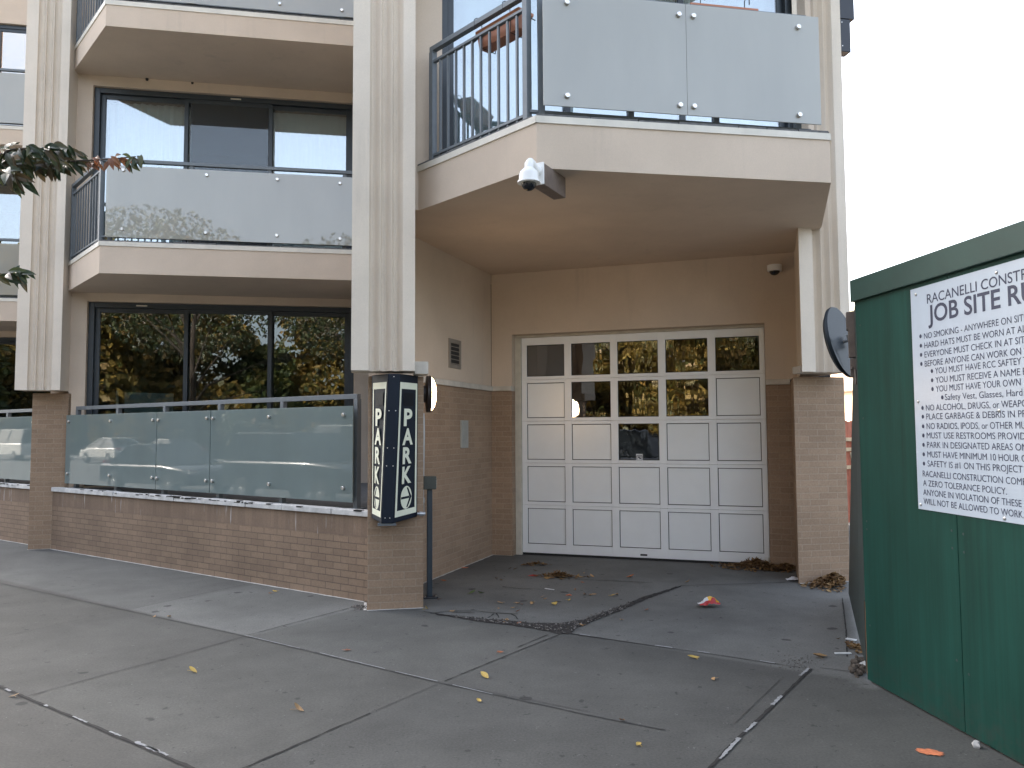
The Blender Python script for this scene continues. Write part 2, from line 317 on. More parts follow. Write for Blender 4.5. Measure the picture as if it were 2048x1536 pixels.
P.inputs["Base Color"].default_value = (0.9, 0.88, 0.8, 1); P.inputs["Emission Color"].default_value = (1.0, 0.66, 0.36, 1); P.inputs["Emission Strength"].default_value = 8.0
M['lamp'] = m

# ------------------------------------------------------------------ mesh builder
ORG = {}
class MB:
    def __init__(s): s.v = []; s.f = []; s.mi = []
    def add(s, vs, fs, mi=0):
        b = len(s.v); s.v += [Vector(p) for p in vs]
        for f in fs: s.f.append([b + i for i in f]); s.mi.append(mi)
    def quad(s, a, b, c, d, mi=0): s.add([a, b, c, d], [(0, 1, 2, 3)], mi)
    def prism(s, poly, z0, z1, mi=0, cap=True):
        n = len(poly)
        lo = [Vector((p[0], p[1], z0)) for p in poly]; hi = [Vector((p[0], p[1], z1)) for p in poly]
        ar = sum(poly[i][0] * poly[(i + 1) % n][1] - poly[(i + 1) % n][0] * poly[i][1] for i in range(n))
        fs = [(i, (i + 1) % n, n + (i + 1) % n, n + i) for i in range(n)]
        if cap: fs += [tuple(range(n, 2 * n)), tuple(reversed(range(n)))]
        if ar < 0: fs = [tuple(reversed(f)) for f in fs]
        s.add(lo + hi, fs, mi)
    def hexa(s, p, mi=0):                # 8 points: bottom ring then top ring
        c = sum((Vector(q) for q in p), Vector()) / 8
        fs = [(0, 3, 2, 1), (4, 5, 6, 7), (0, 1, 5, 4), (1, 2, 6, 5), (2, 3, 7, 6), (3, 0, 4, 7)]
        out = []
        for f in fs:
            a, b, d = Vector(p[f[0]]), Vector(p[f[1]]), Vector(p[f[2]])
            n = (b - a).cross(d - a)
            out.append(f if n.dot((a + Vector(p[f[2]])) / 2 - c) > 0 else tuple(reversed(f)))
        s.add(p, out, mi)
    def obox(s, o, ax, ay, az, mi=0):    # box from a corner with three edge vectors
        o, ax, ay, az = Vector(o), Vector(ax), Vector(ay), Vector(az)
        s.hexa([o, o + ax, o + ax + ay, o + ay, o + az, o + ax + az, o + ax + ay + az, o + ay + az], mi)
    def bar(s, a, b, w, h, mi=0, up=None):  # box beam between two points
        a, b = Vector(a), Vector(b); d = (b - a).normalized()
        up = Vector(up) if up else (Vector((0, 0, 1)) if abs(d.z) < 0.9 else VF)
        x = d.cross(up).normalized(); y = x.cross(d).normalized()
        q = [a - x * w / 2 - y * h / 2, a + x * w / 2 - y * h / 2, a + x * w / 2 + y * h / 2, a - x * w / 2 + y * h / 2]
        s.hexa(q + [p + (b - a) for p in q], mi)
    def tube(s, pts, r, n=10, mi=0, cap=True):
        pts = [Vector(p) for p in pts]; rr = r if isinstance(r, (list, tuple)) else [r] * len(pts)
        base = len(s.v); px = None
        for i, p in enumerate(pts):
            d = ((pts[min(i + 1, len(pts) - 1)] - pts[max(i - 1, 0)])).normalized()
            if px is None:
                ref = Vector((0, 0, 1)) if abs(d.z) < 0.9 else Vector((1, 0, 0)); px = d.cross(ref).normalized()
            else: px = (px - d * px.dot(d)).normalized()
            py = d.cross(px)
            for k in range(n):
                a = 2 * pi * k / n; s.v.append(p + (px * cos(a) + py * sin(a)) * rr[i])
        for i in range(len(pts) - 1):
            for k in range(n):
                s.f.append([base + i * n + k, base + i * n + (k + 1) % n, base + (i + 1) * n + (k + 1) % n, base + (i + 1) * n + k]); s.mi.append(mi)
        if cap:
            s.f.append([base + k for k in reversed(range(n))]); s.mi.append(mi)
            s.f.append([base + (len(pts) - 1) * n + k for k in range(n)]); s.mi.append(mi)
    def lathe(s, o, ax, prof, n=32, mi=0):  # prof: (distance along axis, radius)
        s.tube([Vector(o) + Vector(ax) * t for t, r in prof], [max(r, 1e-4) for t, r in prof], n, mi)
    def build(s, name, mat, parent=None, bevel=0.0, smooth=False, loc=None):
        me = bpy.data.meshes.new(name)
        if parent is not None: org = ORG[parent]
        elif loc is not None: org = Vector(loc)
        else:
            lo = Vector((min(p[i] for p in s.v) for i in range(3))); hi = Vector((max(p[i] for p in s.v) for i in range(3)))
            org = Vector(((lo.x + hi.x) / 2, (lo.y + hi.y) / 2, lo.z))
        me.from_pydata([p - org for p in s.v], [], s.f)
        for mm in (mat if isinstance(mat, (list, tuple)) else [mat]): me.materials.append(mm)
        me.polygons.foreach_set("material_index", s.mi)
        if smooth: me.polygons.foreach_set("use_smooth", [True] * len(me.polygons))
        uvl = me.uv_layers.new(name="UVMap")
        for p in me.polygons:
            n = p.normal
            if abs(n.z) > 0.8: t, b = Vector((1, 0, 0)), Vector((0, 1, 0))
            else: t = Vector((-n.y, n.x, 0)).normalized(); b = Vector((0, 0, 1))
            for li in p.loop_indices:
                q = s.v[me.loops[li].vertex_index]; uvl.data[li].uv = (q.dot(t), q.dot(b))
        me.update()
        o = bpy.data.objects.new(name, me); COL.objects.link(o)
        if parent is not None: o.parent = parent
        else: o.location = org
        ORG[o] = org
        if bevel:
            bv = o.modifiers.new("bevel", 'BEVEL'); bv.width = bevel; bv.segments = 2; bv.limit_method = 'ANGLE'; bv.angle_limit = rad(40)
        if smooth:
            me.set_sharp_from_angle(angle=rad(40))
        return o
def thing(name, label, cat, loc, group=None):
    o = bpy.data.objects.new(name, None); COL.objects.link(o); o.location = loc; ORG[o] = Vector(loc); o.empty_display_size = 0.2
    return tag(o, label, cat, group)
def tag(o, label, cat, group=None, kind=None):
    o["label"] = label; o["category"] = cat
    if group: o["group"] = group
    if kind: o["kind"] = kind
    return o
def structure(o): o["kind"] = "structure"; return o
def lab(o, label): o["label"] = label; return o
Z = Vector((0, 0, 1))
def text_mesh(body, bold=0.0, spacing=1.0):
    cu = bpy.data.curves.new("t", 'FONT'); cu.body = body; cu.size = 1.0; cu.offset = bold; cu.space_character = spacing; cu.resolution_u = 4
    ob = bpy.data.objects.new("t", cu); COL.objects.link(ob)
    dg = bpy.context.evaluated_depsgraph_get(); dg.update()
    me = bpy.data.meshes.new_from_object(ob.evaluated_get(dg))
    vs = [v.co.copy() for v in me.vertices]; fs = [tuple(p.vertices) for p in me.polygons]
    bpy.data.objects.remove(ob); bpy.data.curves.remove(cu); bpy.data.meshes.remove(me)
    return vs, fs
def wall_openings(mb, O, d, n, L0, L1, z0, z1, ops, thick, mi=0):
    """wall face from O along d (metres L0..L1), outward normal -n, with rectangular openings (a0,a1,z0,z1)"""
    xs = sorted({L0, L1, *[q for o in ops for q in o[:2]]}); zs = sorted({z0, z1, *[q for o in ops for q in o[2:]]})
    xs = [x for x in xs if L0 <= x <= L1]; zs = [z for z in zs if z0 <= z <= z1]
    def P(a, z, b): return O + d * a + n * b + Z * z
    for i in range(len(xs) - 1):
        for j in range(len(zs) - 1):
            cx, cz = (xs[i] + xs[i + 1]) / 2, (zs[j] + zs[j + 1]) / 2
            if any(o[0] < cx < o[1] and o[2] < cz < o[3] for o in ops): continue
            mb.quad(P(xs[i], zs[j], 0), P(xs[i + 1], zs[j], 0), P(xs[i + 1], zs[j + 1], 0), P(xs[i], zs[j + 1], 0), mi)
            mb.quad(P(xs[i + 1], zs[j], thick), P(xs[i], zs[j], thick), P(xs[i], zs[j + 1], thick), P(xs[i + 1], zs[j + 1], thick), mi)
    for a0, a1, q0, q1 in ops:
        q0e, q1e = q0 <= z0, q1 >= z1
        mb.quad(P(a0, q0, 0), P(a0, q1, 0), P(a0, q1, thick), P(a0, q0, thick), mi)
        mb.quad(P(a1, q1, 0), P(a1, q0, 0), P(a1, q0, thick), P(a1, q1, thick), mi)
        if not q1e: mb.quad(P(a0, q1, 0), P(a1, q1, 0), P(a1, q1, thick), P(a0, q1, thick), mi)
        if not q0e: mb.quad(P(a1, q0, 0), P(a0, q0, 0), P(a0, q0, thick), P(a1, q0, thick), mi)
    for a, zz in ((L0, None), (L1, None)):
        mb.quad(P(a, z0, 0), P(a, z1, 0), P(a, z1, thick), P(a, z0, thick), mi)
    for i in range(len(xs) - 1):
        for zz in (z0, z1):
            cx = (xs[i] + xs[i + 1]) / 2
            if not any(o[0] < cx < o[1] and (o[2] <= zz <= o[3]) for o in ops): mb.quad(P(xs[i], zz, 0), P(xs[i + 1], zz, 0), P(xs[i + 1], zz, thick), P(xs[i], zz, thick), mi)
# ------------------------------------------------------------------ ground, street, park
def in_poly(x, y, poly):
    c = False; j = len(poly) - 1
    for i in range(len(poly)):
        if (poly[i][1] > y) != (poly[j][1] > y) and x < (poly[j][0] - poly[i][0]) * (y - poly[i][1]) / (poly[j][1] - poly[i][1]) + poly[i][0]: c = not c
        j = i
    return c
KERB = -1.15
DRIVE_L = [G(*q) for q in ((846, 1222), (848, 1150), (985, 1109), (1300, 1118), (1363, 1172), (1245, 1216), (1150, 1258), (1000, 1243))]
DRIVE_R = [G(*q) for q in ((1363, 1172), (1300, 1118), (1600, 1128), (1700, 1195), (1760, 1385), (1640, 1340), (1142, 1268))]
def tint_at(p):
    s, n = p.dot(US), p.dot(NS)
    if in_poly(p.x, p.y, DRIVE_L): t = (1.75, 1.76, 1.76)  # driveway and apron painted lighter to make up for the recess's shade
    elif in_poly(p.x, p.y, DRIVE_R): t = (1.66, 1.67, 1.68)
    elif n > 5.5: t = (1.6, 1.6, 1.6)
    elif n > 3.97:
        t = (1.42, 1.42, 1.42) if -7.09 > s else (1.72, 1.73, 1.73) if s < -5.34 else (1.2, 1.2, 1.19) if s < -3.3 else (1.0, 1.0, 1.0) if s < -1.41 else (1.04, 1.04, 1.03)
    elif n > 2.3:
        t = (1.0, 0.98, 0.95) if s < -7.0 else (0.98, 0.965, 0.945) if s < -5.3 else (1.03, 1.02, 1.0) if s < -3.3 else (0.98, 0.98, 0.98) if s < -1.41 else (1.0, 1.0, 1.0)
    else: t = (0.94, 0.92, 0.90) if s < -3.3 else (1.02, 1.02, 1.02)
    return t
# fine sheet near the building so slab tones and the lightened driveway have crisp borders
me = bpy.data.meshes.new("sidewalk"); vs = []; fs = []; cols = []
S0, S1, N0, N1, CS = -14.0, 5.0, KERB + 0.0, 13.0, 0.06
ns_, nn_ = int((S1 - S0) / CS), int((N1 - N0) / CS)
for j in range(nn_ + 1):
    for i in range(ns_ + 1):
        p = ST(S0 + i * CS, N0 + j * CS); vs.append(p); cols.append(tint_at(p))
for j in range(nn_):
    for i in range(ns_):
        a = j * (ns_ + 1) + i; fs.append((a, a + 1, a + ns_ + 2, a + ns_ + 1))
for (a, b, c, d) in ((-80, S0, N0, N1), (S1, 70, N0, N1), (-80, 70, N1, 60)):
    k = len(vs); vs += [ST(a, c), ST(b, c), ST(b, d), ST(a, d)]; cols += [(1, 1, 1)] * 4; fs.append((k, k + 1, k + 2, k + 3))
me.from_pydata(vs, [], fs); me.materials.append(M['concrete'])
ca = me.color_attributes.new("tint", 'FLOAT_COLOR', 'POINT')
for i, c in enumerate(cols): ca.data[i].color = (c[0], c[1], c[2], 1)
me.update(); o = bpy.data.objects.new("sidewalk", me); COL.objects.link(o); structure(o)

mb = MB(); mb.quad((-600, -600, -0.30), (600, -600, -0.30), (600, 600, -0.30), (-600, 600, -0.30)); structure(mb.build("ground", M['grass']))
mb = MB(); mb.obox(ST(-80, KERB - 0.16, -0.2), US * 150, NS * 0.157, Z * 0.199); structure(mb.build("kerb", M['plain_conc'], bevel=0.015))
mb = MB(); mb.quad(ST(-80, -15.2, -0.15), ST(70, -15.2, -0.15), ST(70, KERB - 0.1, -0.15), ST(-80, KERB - 0.1, -0.15)); structure(mb.build("road", M['asphalt']))
mb = MB(); mb.obox(ST(-80, -18.6, -0.29), US * 150, NS * 3.4, Z * 0.285); structure(mb.build("far_sidewalk", M['plain_conc']))

def ribbon(mb, pts, w, z, mi=0, jag=0.25, step=0.05):
    """flat strip of uneven width along points (world xy)"""
    pts = [Vector((p[0], p[1], 0)) for p in pts]; L = []
    for a, b in zip(pts[:-1], pts[1:]):
        n = max(1, int((b - a).length / step))
        for i in range(n): L.append(a.lerp(b, i / n))
    L.append(pts[-1]); prev = None; k = 0
    for i, p in enumerate(L):
        d = (L[min(i + 1, len(L) - 1)] - L[max(i - 1, 0)]).normalized(); nn = Vector((-d.y, d.x, 0))
        ww = w(i / max(1, len(L) - 1)) if callable(w) else w
        a = p + nn * (ww / 2) * (1 + random.uniform(-jag, jag)) + Z * z; b = p - nn * (ww / 2) * (1 + random.uniform(-jag, jag)) + Z * z
        mb.v += [a, b]
        if prev is not None: mb.f.append([prev + 1, len(mb.v) - 1, len(mb.v) - 2, prev]); mb.mi.append(mi)
        prev = len(mb.v) - 2
def Gp(*pts): return [G(x, y) for x, y in pts]
jm = MB()
ribbon(jm, [ST(-14, 2.33), ST(-5.59, 2.319), ST(-3.5, 2.295), ST(-1.2, 2.28)], 0.023, 0.004, 0, 0.35)
for _ in range(26):
    s = random.uniform(-9, -2.2); ln = random.uniform(0.04, 0.22)
    ribbon(jm, [ST(s, 2.313), ST(s + ln, 2.310)], random.uniform(0.008, 0.022), 0.007, 1, 0.5, 0.02)
def wob(a, b, amp=0.006, n=14): return [a.lerp(b, i / n) + Vector((random.uniform(-amp, amp), random.uniform(-amp, amp), 0)) for i in range(n + 1)]
ribbon(jm, Gp((0, 1167), (489, 1272.5), (600, 1299), (882, 1367), (1177, 1431), (1330, 1461)), 0.010, 0.004, 2, 0.5)
for (x0, y0, x1, y1) in ((489, 1272.5, 600, 1299), (640, 1308, 770, 1340), (790, 1345, 875, 1365), (905, 1372, 985, 1391)):
    ribbon(jm, Gp((x0, y0 - 1), (x1, y1 - 1)), 0.007, 0.006, 1, 0.4)
ribbon(jm, Gp((900, 1369), (1177, 1424), (1180, 1425)), 0.005, 0.004, 2, 0.5)
ribbon(jm, Gp((1142, 1268), (1297, 1291), (1430, 1310), (1568, 1331), (1622, 1339)), lambda t: 0.024 - 0.016 * min(1, t * 2.4), 0.004, 0, 0.5)
for (x0, y0, x1, y1) in ((1310, 1292, 1345, 1297), (1160, 1270, 1180, 1273), (1395, 1304, 1420, 1308), (1520, 1323, 1550, 1328)):
    ribbon(jm, Gp((x0, y0), (x1, y1)), 0.016, 0.007, 1, 0.4, 0.03)
ribbon(jm, Gp((1120, 1269), (1010, 1313), (889, 1363)), 0.009, 0.004, 0, 0.6)
ribbon(jm, Gp((1095, 1270), (1035, 1295)), 0.008, 0.004, 0, 0.6)
ribbon(jm, Gp((875, 1369), (755, 1420)), 0.005, 0.004, 2, 0.6); ribbon(jm, Gp((740, 1427), (600, 1488), (470, 1545), (380, 1590)), 0.012, 0.004, 0, 0.8)
ribbon(jm, Gp((720, 1211), (600, 1243), (492, 1272), (430, 1290)), 0.009, 0.004, 2, 0.6); ribbon(jm, Gp((430, 1290), (330, 1318), (180, 1358), (30, 1400)), 0.007, 0.004, 2, 0.7)
ribbon(jm, Gp((492, 1169), (375, 1194), (257, 1220), (100, 1253), (0, 1275)), 0.007, 0.004, 2, 0.6)
ribbon(jm, Gp((1622, 1338), (1560, 1398), (1487, 1468), (1400, 1555)), 0.020, 0.004, 0, 0.45)
for (x0, y0, x1, y1) in ((1618, 1338, 1600, 1353), (1563, 1393, 1545, 1412), (1512, 1447, 1490, 1466), (1478, 1478, 1440, 1520)):
    ribbon(jm, Gp((x0, y0), (x1, y1)), 0.018, 0.007, 1, 0.6, 0.02)
ribbon(jm, Gp((1560, 1360), (1470, 1447)), 0.005, 0.004, 2, 0.6)
ribbon(jm, Gp((1684.7, 1197), (1692, 1260), (1694.5, 1314)), 0.010, 0.004, 0, 0.4)
ribbon(jm, Gp((1640, 1336), (1760, 1352)), 0.006, 0.004, 2, 0.5)
ribbon(jm, Gp((1362, 1172), (1480, 1168.5), (1592, 1164)), 0.011, 0.004, 0, 0.4)
for pts in ([(846, 1223), (905, 1233)], [(860, 1227), (905, 1222.5), (950, 1222.5), (990, 1226.5), (1035, 1228.5)], [(987, 1228), (983, 1232), (975, 1236)], [(993, 1227), (998, 1236)], [(1022, 1228), (1030, 1232), (1036, 1239)],
            [(1005, 1174), (1040, 1178), (1090, 1179)], [(1150, 1159), (1240, 1163), (1305, 1166)], [(905, 1225), (950, 1226.5)]):
    ribbon(jm, Gp(*pts), 0.013, 0.004, 0, 0.7, 0.03)
structure(jm.build("sidewalk_joints", [M['joint'], M['caulk'], M['groove']], loc=(0, 0, 0)))

# broken strip of soil between apron and pavement
up = [(870, 1228), (915, 1232.5), (960, 1237), (1000, 1240), (1060, 1246), (1120, 1247), (1165, 1240), (1200, 1228), (1240, 1213), (1290, 1193), (1363, 1172)]
lo = [(870, 1229.5), (915, 1236), (960, 1244), (1020, 1251), (1075, 1259), (1122, 1269), (1143, 1268), (1152, 1257), (1200, 1238.5), (1245, 1220), (1300, 1196), (1363, 1174)]
def resample(pts, n):
    g = [G(*p) for p in pts]; d = [0]
    for a, b in zip(g[:-1], g[1:]): d.append(d[-1] + (b - a).length)
    out = []
    for i in range(n):
        t = d[-1] * i / (n - 1); k = max(j for j in range(len(d)) if d[j] <= t + 1e-9); k = min(k, len(g) - 2)
        out.append(g[k].lerp(g[k + 1], (t - d[k]) / max(1e-6, d[k + 1] - d[k])))
    return out
N_ = 90; A_, Bq = resample(up, N_), resample(lo, N_); sm = MB()
rows = [[a.lerp(b, f) + Vector((random.uniform(-.008, .008), random.uniform(-.008, .008), 0.004 if f in (0, 1) else 0.004 + random.uniform(0, 0.012))) for f in (0, .33, .66, 1)] for a, b in zip(A_, Bq)]
for i in range(N_ - 1):
    for j in range(3): sm.quad(rows[i][j], rows[i][j + 1], rows[i + 1][j + 1], rows[i + 1][j])
structure(sm.build("soil_strip", M['soil'], loc=(0, 0, 0)))
def pebble(mb, c, r, mi=0):
    q = [Vector((0, 0, 1)), Vector((1, 0, 0)), Vector((0, 1, 0)), Vector((-1, 0, 0)), Vector((0, -1, 0)), Vector((0, 0, -.6))]
    a = random.uniform(0, 6.28); R = Matrix.Rotation(a, 3, 'Z')
    mb.add([Vector(c) + R @ Vector((p.x * r * random.uniform(.7, 1.3), p.y * r * random.uniform(.6, 1.2), p.z * r * .7)) for p in q],
           [(0, 1, 2), (0, 2, 3), (0, 3, 4), (0, 4, 1), (5, 2, 1), (5, 3, 2), (5, 4, 3), (5, 1, 4)], mi)
gm = MB()
for _ in range(620):
    i = random.randrange(6, 62); p = A_[i].lerp(Bq[i], random.random()) + Vector((random.gauss(0, .012), random.gauss(0, .012), 0.010))
    pebble(gm, p, random.choice((.003, .004, .005, .006, .009, .013)))
for _ in range(200):
    p = G(random.gauss(1590, 22), random.gauss(1327, 8)); pebble(gm, p + Z * .003, random.choice((.003, .004, .005)))
for _ in range(130):
    p = G(random.gauss(722, 9), random.gauss(1216, 2.5)); pebble(gm, p + Z * .004, random.choice((.004, .006, .009, .013)))
tag(gm.build("gravel", M['gravel'], loc=(0, 0, 0)), "loose gravel and grit in the broken gaps of the paving", "gravel", kind="stuff")

# ------------------------------------------------------------------ apartment building
BLD = thing("apartment_building", "beige stucco apartment block with stepped balconies, fluted pilasters and brown brick base", "building", (P2.x, P2.y, 0))
TOP = 12.6
def flute_profile(u0, u1, v0, fr=(.27, .18, .18, .18, .19), depth=0.075):
    """front edge of a fluted pilaster in facade coordinates, left to right"""
    w = u1 - u0; pts = [(u0, v0)]; x = u0 + w * fr[0]; pts.append((x, v0))
    for k in (1, 2, 3):
        fw = w * fr[k]
        prof = [(0.04, .55), (.16, .85), (.32, 1.0), (.50, .92), (.68, .66), (.84, .30), (.96, .06)]
        for a, b in prof: pts.append((x + fw * a, v0 + depth * b))
        x += fw; pts.append((x, v0)) if k < 3 else pts.append((x, v0))
    pts.append((u1, v0)); return pts
def pilaster(k, zb, brick_poly, shaft_u, shaft_v, side_back, name_lab=None):
    o = MB(); o.prism([W(a, b, 0, k) for a, b in brick_poly], -0.05, zb - 0.03); base = o.build("pilaster_base", M['brick'], BLD, bevel=0.004)
    o = MB(); pr = flute_profile(shaft_u[0], shaft_u[1], shaft_v)
    o.prism([W(a, b, 0, k) for a, b in pr + side_back], zb, TOP)
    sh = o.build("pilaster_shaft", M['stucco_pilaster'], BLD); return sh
# sawtooth side walls + pilasters of every bay the photo could show (k = 0 beside the garage)
for k in (0, 1, 2):
    zb = (2.165, 2.225, 2.23)[k]
    pilaster(k, zb, [(0, 0), (.51, 0), (.51, .62), (0, .62)], (-.15 if k == 0 else -.105, .41 if k == 0 else .47), -.32, [(.41 if k == 0 else .47, .0), (-.15 if k == 0 else -.105, .0)])
    o = MB()
    o.prism([W(.0, .0 + .003, 0, k), W(.28, .003, 0, k), W(.28, 4.55, 0, k), W(.0, 4.55, 0, k)], 2.3, TOP)
    o.prism([W(.003, .62, 0, k), W(.27, .62, 0, k), W(.27, 4.55, 0, k), W(.003, 4.55, 0, k)], -0.05, 2.3)
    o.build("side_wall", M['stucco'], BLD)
# end pilaster right of the garage, its inner side square to the garage door
bb = PL(1589, 1000, GW, HG) - P2; b2 = (bb.dot(UF), bb.dot(VF)); bs = PL(1593, 600, GW, HG) - P2; b3 = (bs.dot(UF), bs.dot(VF))
pilaster(0, 2.215, [(4.476, .331), (5.075, .331), (5.075, 1.6), (4.9, 1.6), (b2[0], b2[1] + .02)], (4.385, 4.945), 0.0, [(4.945, 1.2), (4.9, 1.6), (b3[0], b3[1] + .02)])
o = MB(); o.prism([W(4.93, 1.6), W(5.07, 1.6), W(5.07, 14), W(4.93, 14)], -.05, TOP); o.build("side_wall", M['stucco'], BLD)
o = MB(); o.prism([W(4.925, 4.9), W(4.925, 14), W(-9.3, 14), W(-9.3, 12.9), W(-4.9, 12.9), W(-4.9, 8.05), W(-.2, 8.05), W(-.2, 4.9)], 0, TOP + .4)
o.build("inner_core", M['stucco'], BLD)
o = MB(); o.prism([W(-9.5, 14.3), W(-9.5, 20), W(-30, 40), W(-30, 34)], -.05, TOP); o.build("sun_block_wing", M['stucco'], BLD)  # unseen plain mass added to block the sun further left

# facade walls with openings
FLOOR = {0: (.85, 3.65), 1: (4.06, 6.88), 2: (7.22, 10.1)}
WIN_U = (.684, 4.46)
def facade(k, levels, z0, ustart=.47, uend=4.70):
    o = MB(); ops = [(WIN_U[0] - ustart, min(WIN_U[1], 4.44 if k == 0 else 9) - ustart, a, b) for a, b in levels]
    wall_openings(o, W(ustart, 0, 0, k), UF, VF, 0, uend - ustart, z0, TOP, ops, .22)
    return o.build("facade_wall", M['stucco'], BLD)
DZ = 0.07
LV = [(.87, 3.53), (4.11, 6.73), (7.30, 9.9)]
facade(1, LV, .0); facade(2, LV, .0)
facade(0, [(4.19, 6.80), (7.37, 9.97)], 3.72, .41, 4.60)

def slider(k, z0, z1, u0, u1, mull, screen=None, handle=None, vent=None):
    """three-panel sliding door: frame with sash bars, three panes"""
    v = .06; o = MB()
    def rect(a0, a1, q0, q1, vv, w, d=.06):
        for p in ((a0, a0 + w, q0, q1), (a1 - w, a1, q0, q1), (a0 + w, a1 - w, q0, q0 + w), (a0 + w, a1 - w, q1 - w, q1)):
            o.obox(W(p[0], vv, p[2], k), UF * (p[1] - p[0]), VF * d, Z * (p[3] - p[2]))
    rect(u0 + .003, u1 - .003, z0 + .003, z1 - .003, v, .075, .10)
    e = [u0 + .078] + mull + [u1 - .078]
    for i in range(3):
        rect(e[i] + (.0 if i == 0 else -.03), e[i + 1] + (.03 if i < 2 else 0), z0 + .078, z1 - .078, v + (.015 if i == 1 else .055) + .004 * i, .065 if i != 1 else .06, .035)
    f = o.build("sliding_door", M['frame'], BLD, bevel=.004)
    for i in range(3):
        p = MB(); vv = v + (.032 if i == 1 else .075)
        a0, a1 = e[i] + (.06 if i else .06), e[i + 1] - (.035)
        a0 -= .0; p.obox(W(a0, vv, z0 + .135, k), UF * (a1 - a0), VF * .008, Z * (z1 - z0 - .27))
        p.build("pane", M['glass_ground' if z0 < 2 else 'glass_up'], f)
        if screen == i:
            p = MB(); p.quad(W(a0, vv - .010, z0 + .135, k), W(a1, vv - .010, z0 + .135, k), W(a1, vv - .010, z1 - .135, k), W(a0, vv - .010, z1 - .135, k)); p.build("insect_screen", M['screen'], f)
    if vent is not None:
        p = MB(); p.obox(W(vent, v - .012, z1 - .052, k), UF * .15, VF * .012, Z * .018); p.build("vent_strip", M['flashing'], f)
    if handle:
        p = MB(); uu, zz = handle
        p.tube([W(uu, v + .01, zz - .13, k), W(uu, v - .03, zz - .11, k), W(uu, v - .035, zz, k), W(uu, v - .03, zz + .11, k), W(uu, v + .01, zz + .13, k)], .011, 8); p.build("door_handle", M['gasket'], f)
    return f
slider(1, .87, 3.53, *WIN_U, [2.02, 3.215], None, (3.17, 1.72), 1.33)
slider(1, 4.11, 6.73, *WIN_U, [1.965, 3.185], 1, None, 2.6)
slider(1, 7.30, 9.9, *WIN_U, [1.965, 3.185])
slider(0, 4.19, 6.80, .666, 4.42, [1.95, 3.17])
slider(0, 7.37, 9.97, .666, 4.42, [1.95, 3.17])
slider(2, .87, 3.53, *WIN_U, [2.02, 3.215]); slider(2, 4.11, 6.73, *WIN_U, [1.98, 3.2]); slider(2, 7.30, 9.9, *WIN_U, [1.98, 3.2])
# rooms behind the sliding doors
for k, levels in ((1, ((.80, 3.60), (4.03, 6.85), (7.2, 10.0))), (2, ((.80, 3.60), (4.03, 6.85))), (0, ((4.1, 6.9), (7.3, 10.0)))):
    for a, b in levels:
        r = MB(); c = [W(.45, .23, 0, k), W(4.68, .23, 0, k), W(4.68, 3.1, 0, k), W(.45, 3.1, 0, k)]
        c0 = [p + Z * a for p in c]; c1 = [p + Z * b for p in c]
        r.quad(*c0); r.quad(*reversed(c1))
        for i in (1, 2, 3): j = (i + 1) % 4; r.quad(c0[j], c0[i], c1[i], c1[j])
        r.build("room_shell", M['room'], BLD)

def slab(poly, z0, zf, zt, name="balcony_slab", edges=()):
    o = MB(); o.prism(poly, z0, zf); s = o.build(name, M['stucco'], BLD)
    o = MB()
    for a, b, e0, e1 in edges:      # metal drip edge set proud of the slab's face
        d = (b - a).normalized(); n = Vector((d.y, -d.x, 0))
        q = [a + n * .012 - d * e0 * .012, b + n * .012 + d * e1 * .012, b - n * .05, a - n * .05]
        o.prism(q, zf - .002, zt)
    o.build("drip_edge", M['flashing'], s)
    o = MB(); o.prism(poly, zf, zt - .004); o.build("balcony_floor", M['membrane'], s)
    o = MB()
    for a, b, e0, e1 in edges:
        d = (b - a).normalized(); n = Vector((d.y, -d.x, 0)); L = (b - a).length; t = 0.0
        while t < L - .05:
            w = min(random.uniform(.25, .55), L - t); j = random.uniform(-.008, .006)
            o.obox(a + d * t + n * (.006 + j) + Z * (zt + .001), d * (w - .012), -n * .10, Z * random.uniform(.014, .022)); t += w
    o.build("edge_tiles", M['membrane'], s)
    return s
for k in (1, 2):
    for z0, zf, zt in ((3.65, 4.004, 4.060), (6.88, 7.165, 7.225)):
        p = [W(.47, -.13, 0, k), W(1.32, -1.53, 0, k), W(4.53, -1.53, 0, k), W(4.69, -1.53, 0, k), W(4.69, 0, 0, k), W(.47, 0, 0, k)]
        slab([p[0], p[1], p[3], p[4], p[5]], z0, zf, zt, edges=((p[0], p[1], 0, 1), (p[1], p[3], 1, 0)))
pz = [W(.42, .06), W(1.315, -1.355), W(3.865, -1.40), W(4.60, -.085)]
slab(pz + [W(4.72, .2), W(4.93, .5), W(4.93, 4.4), W(.29, 4.4), W(.29, .06)], 3.715, 4.085, 4.14, edges=((pz[0], pz[1], 0, 1), (pz[1], pz[2], 1, 0), (pz[2], pz[3], 0, 0)))
slab(pz + [W(4.6, 0), W(.42, 0)][::1], 6.95, 7.24, 7.30, edges=((pz[0], pz[1], 0, 1), (pz[1], pz[2], 1, 0), (pz[2], pz[3], 0, 0)))
# weep holes in the soffit above the left second-floor door
for px, py in ((294, 157), (385, 165), (444, 170), (577, 180)):
    d = ray(px, py); t = (6.878 - EYE) / d.z; q = Vector((0, 0, EYE)) + d * t
    o = MB(); o.lathe(q - Z * .03, Z, [(0, .018), (.03, .022)], 10); o.build("soffit_drain", M['gasket'], BLD)

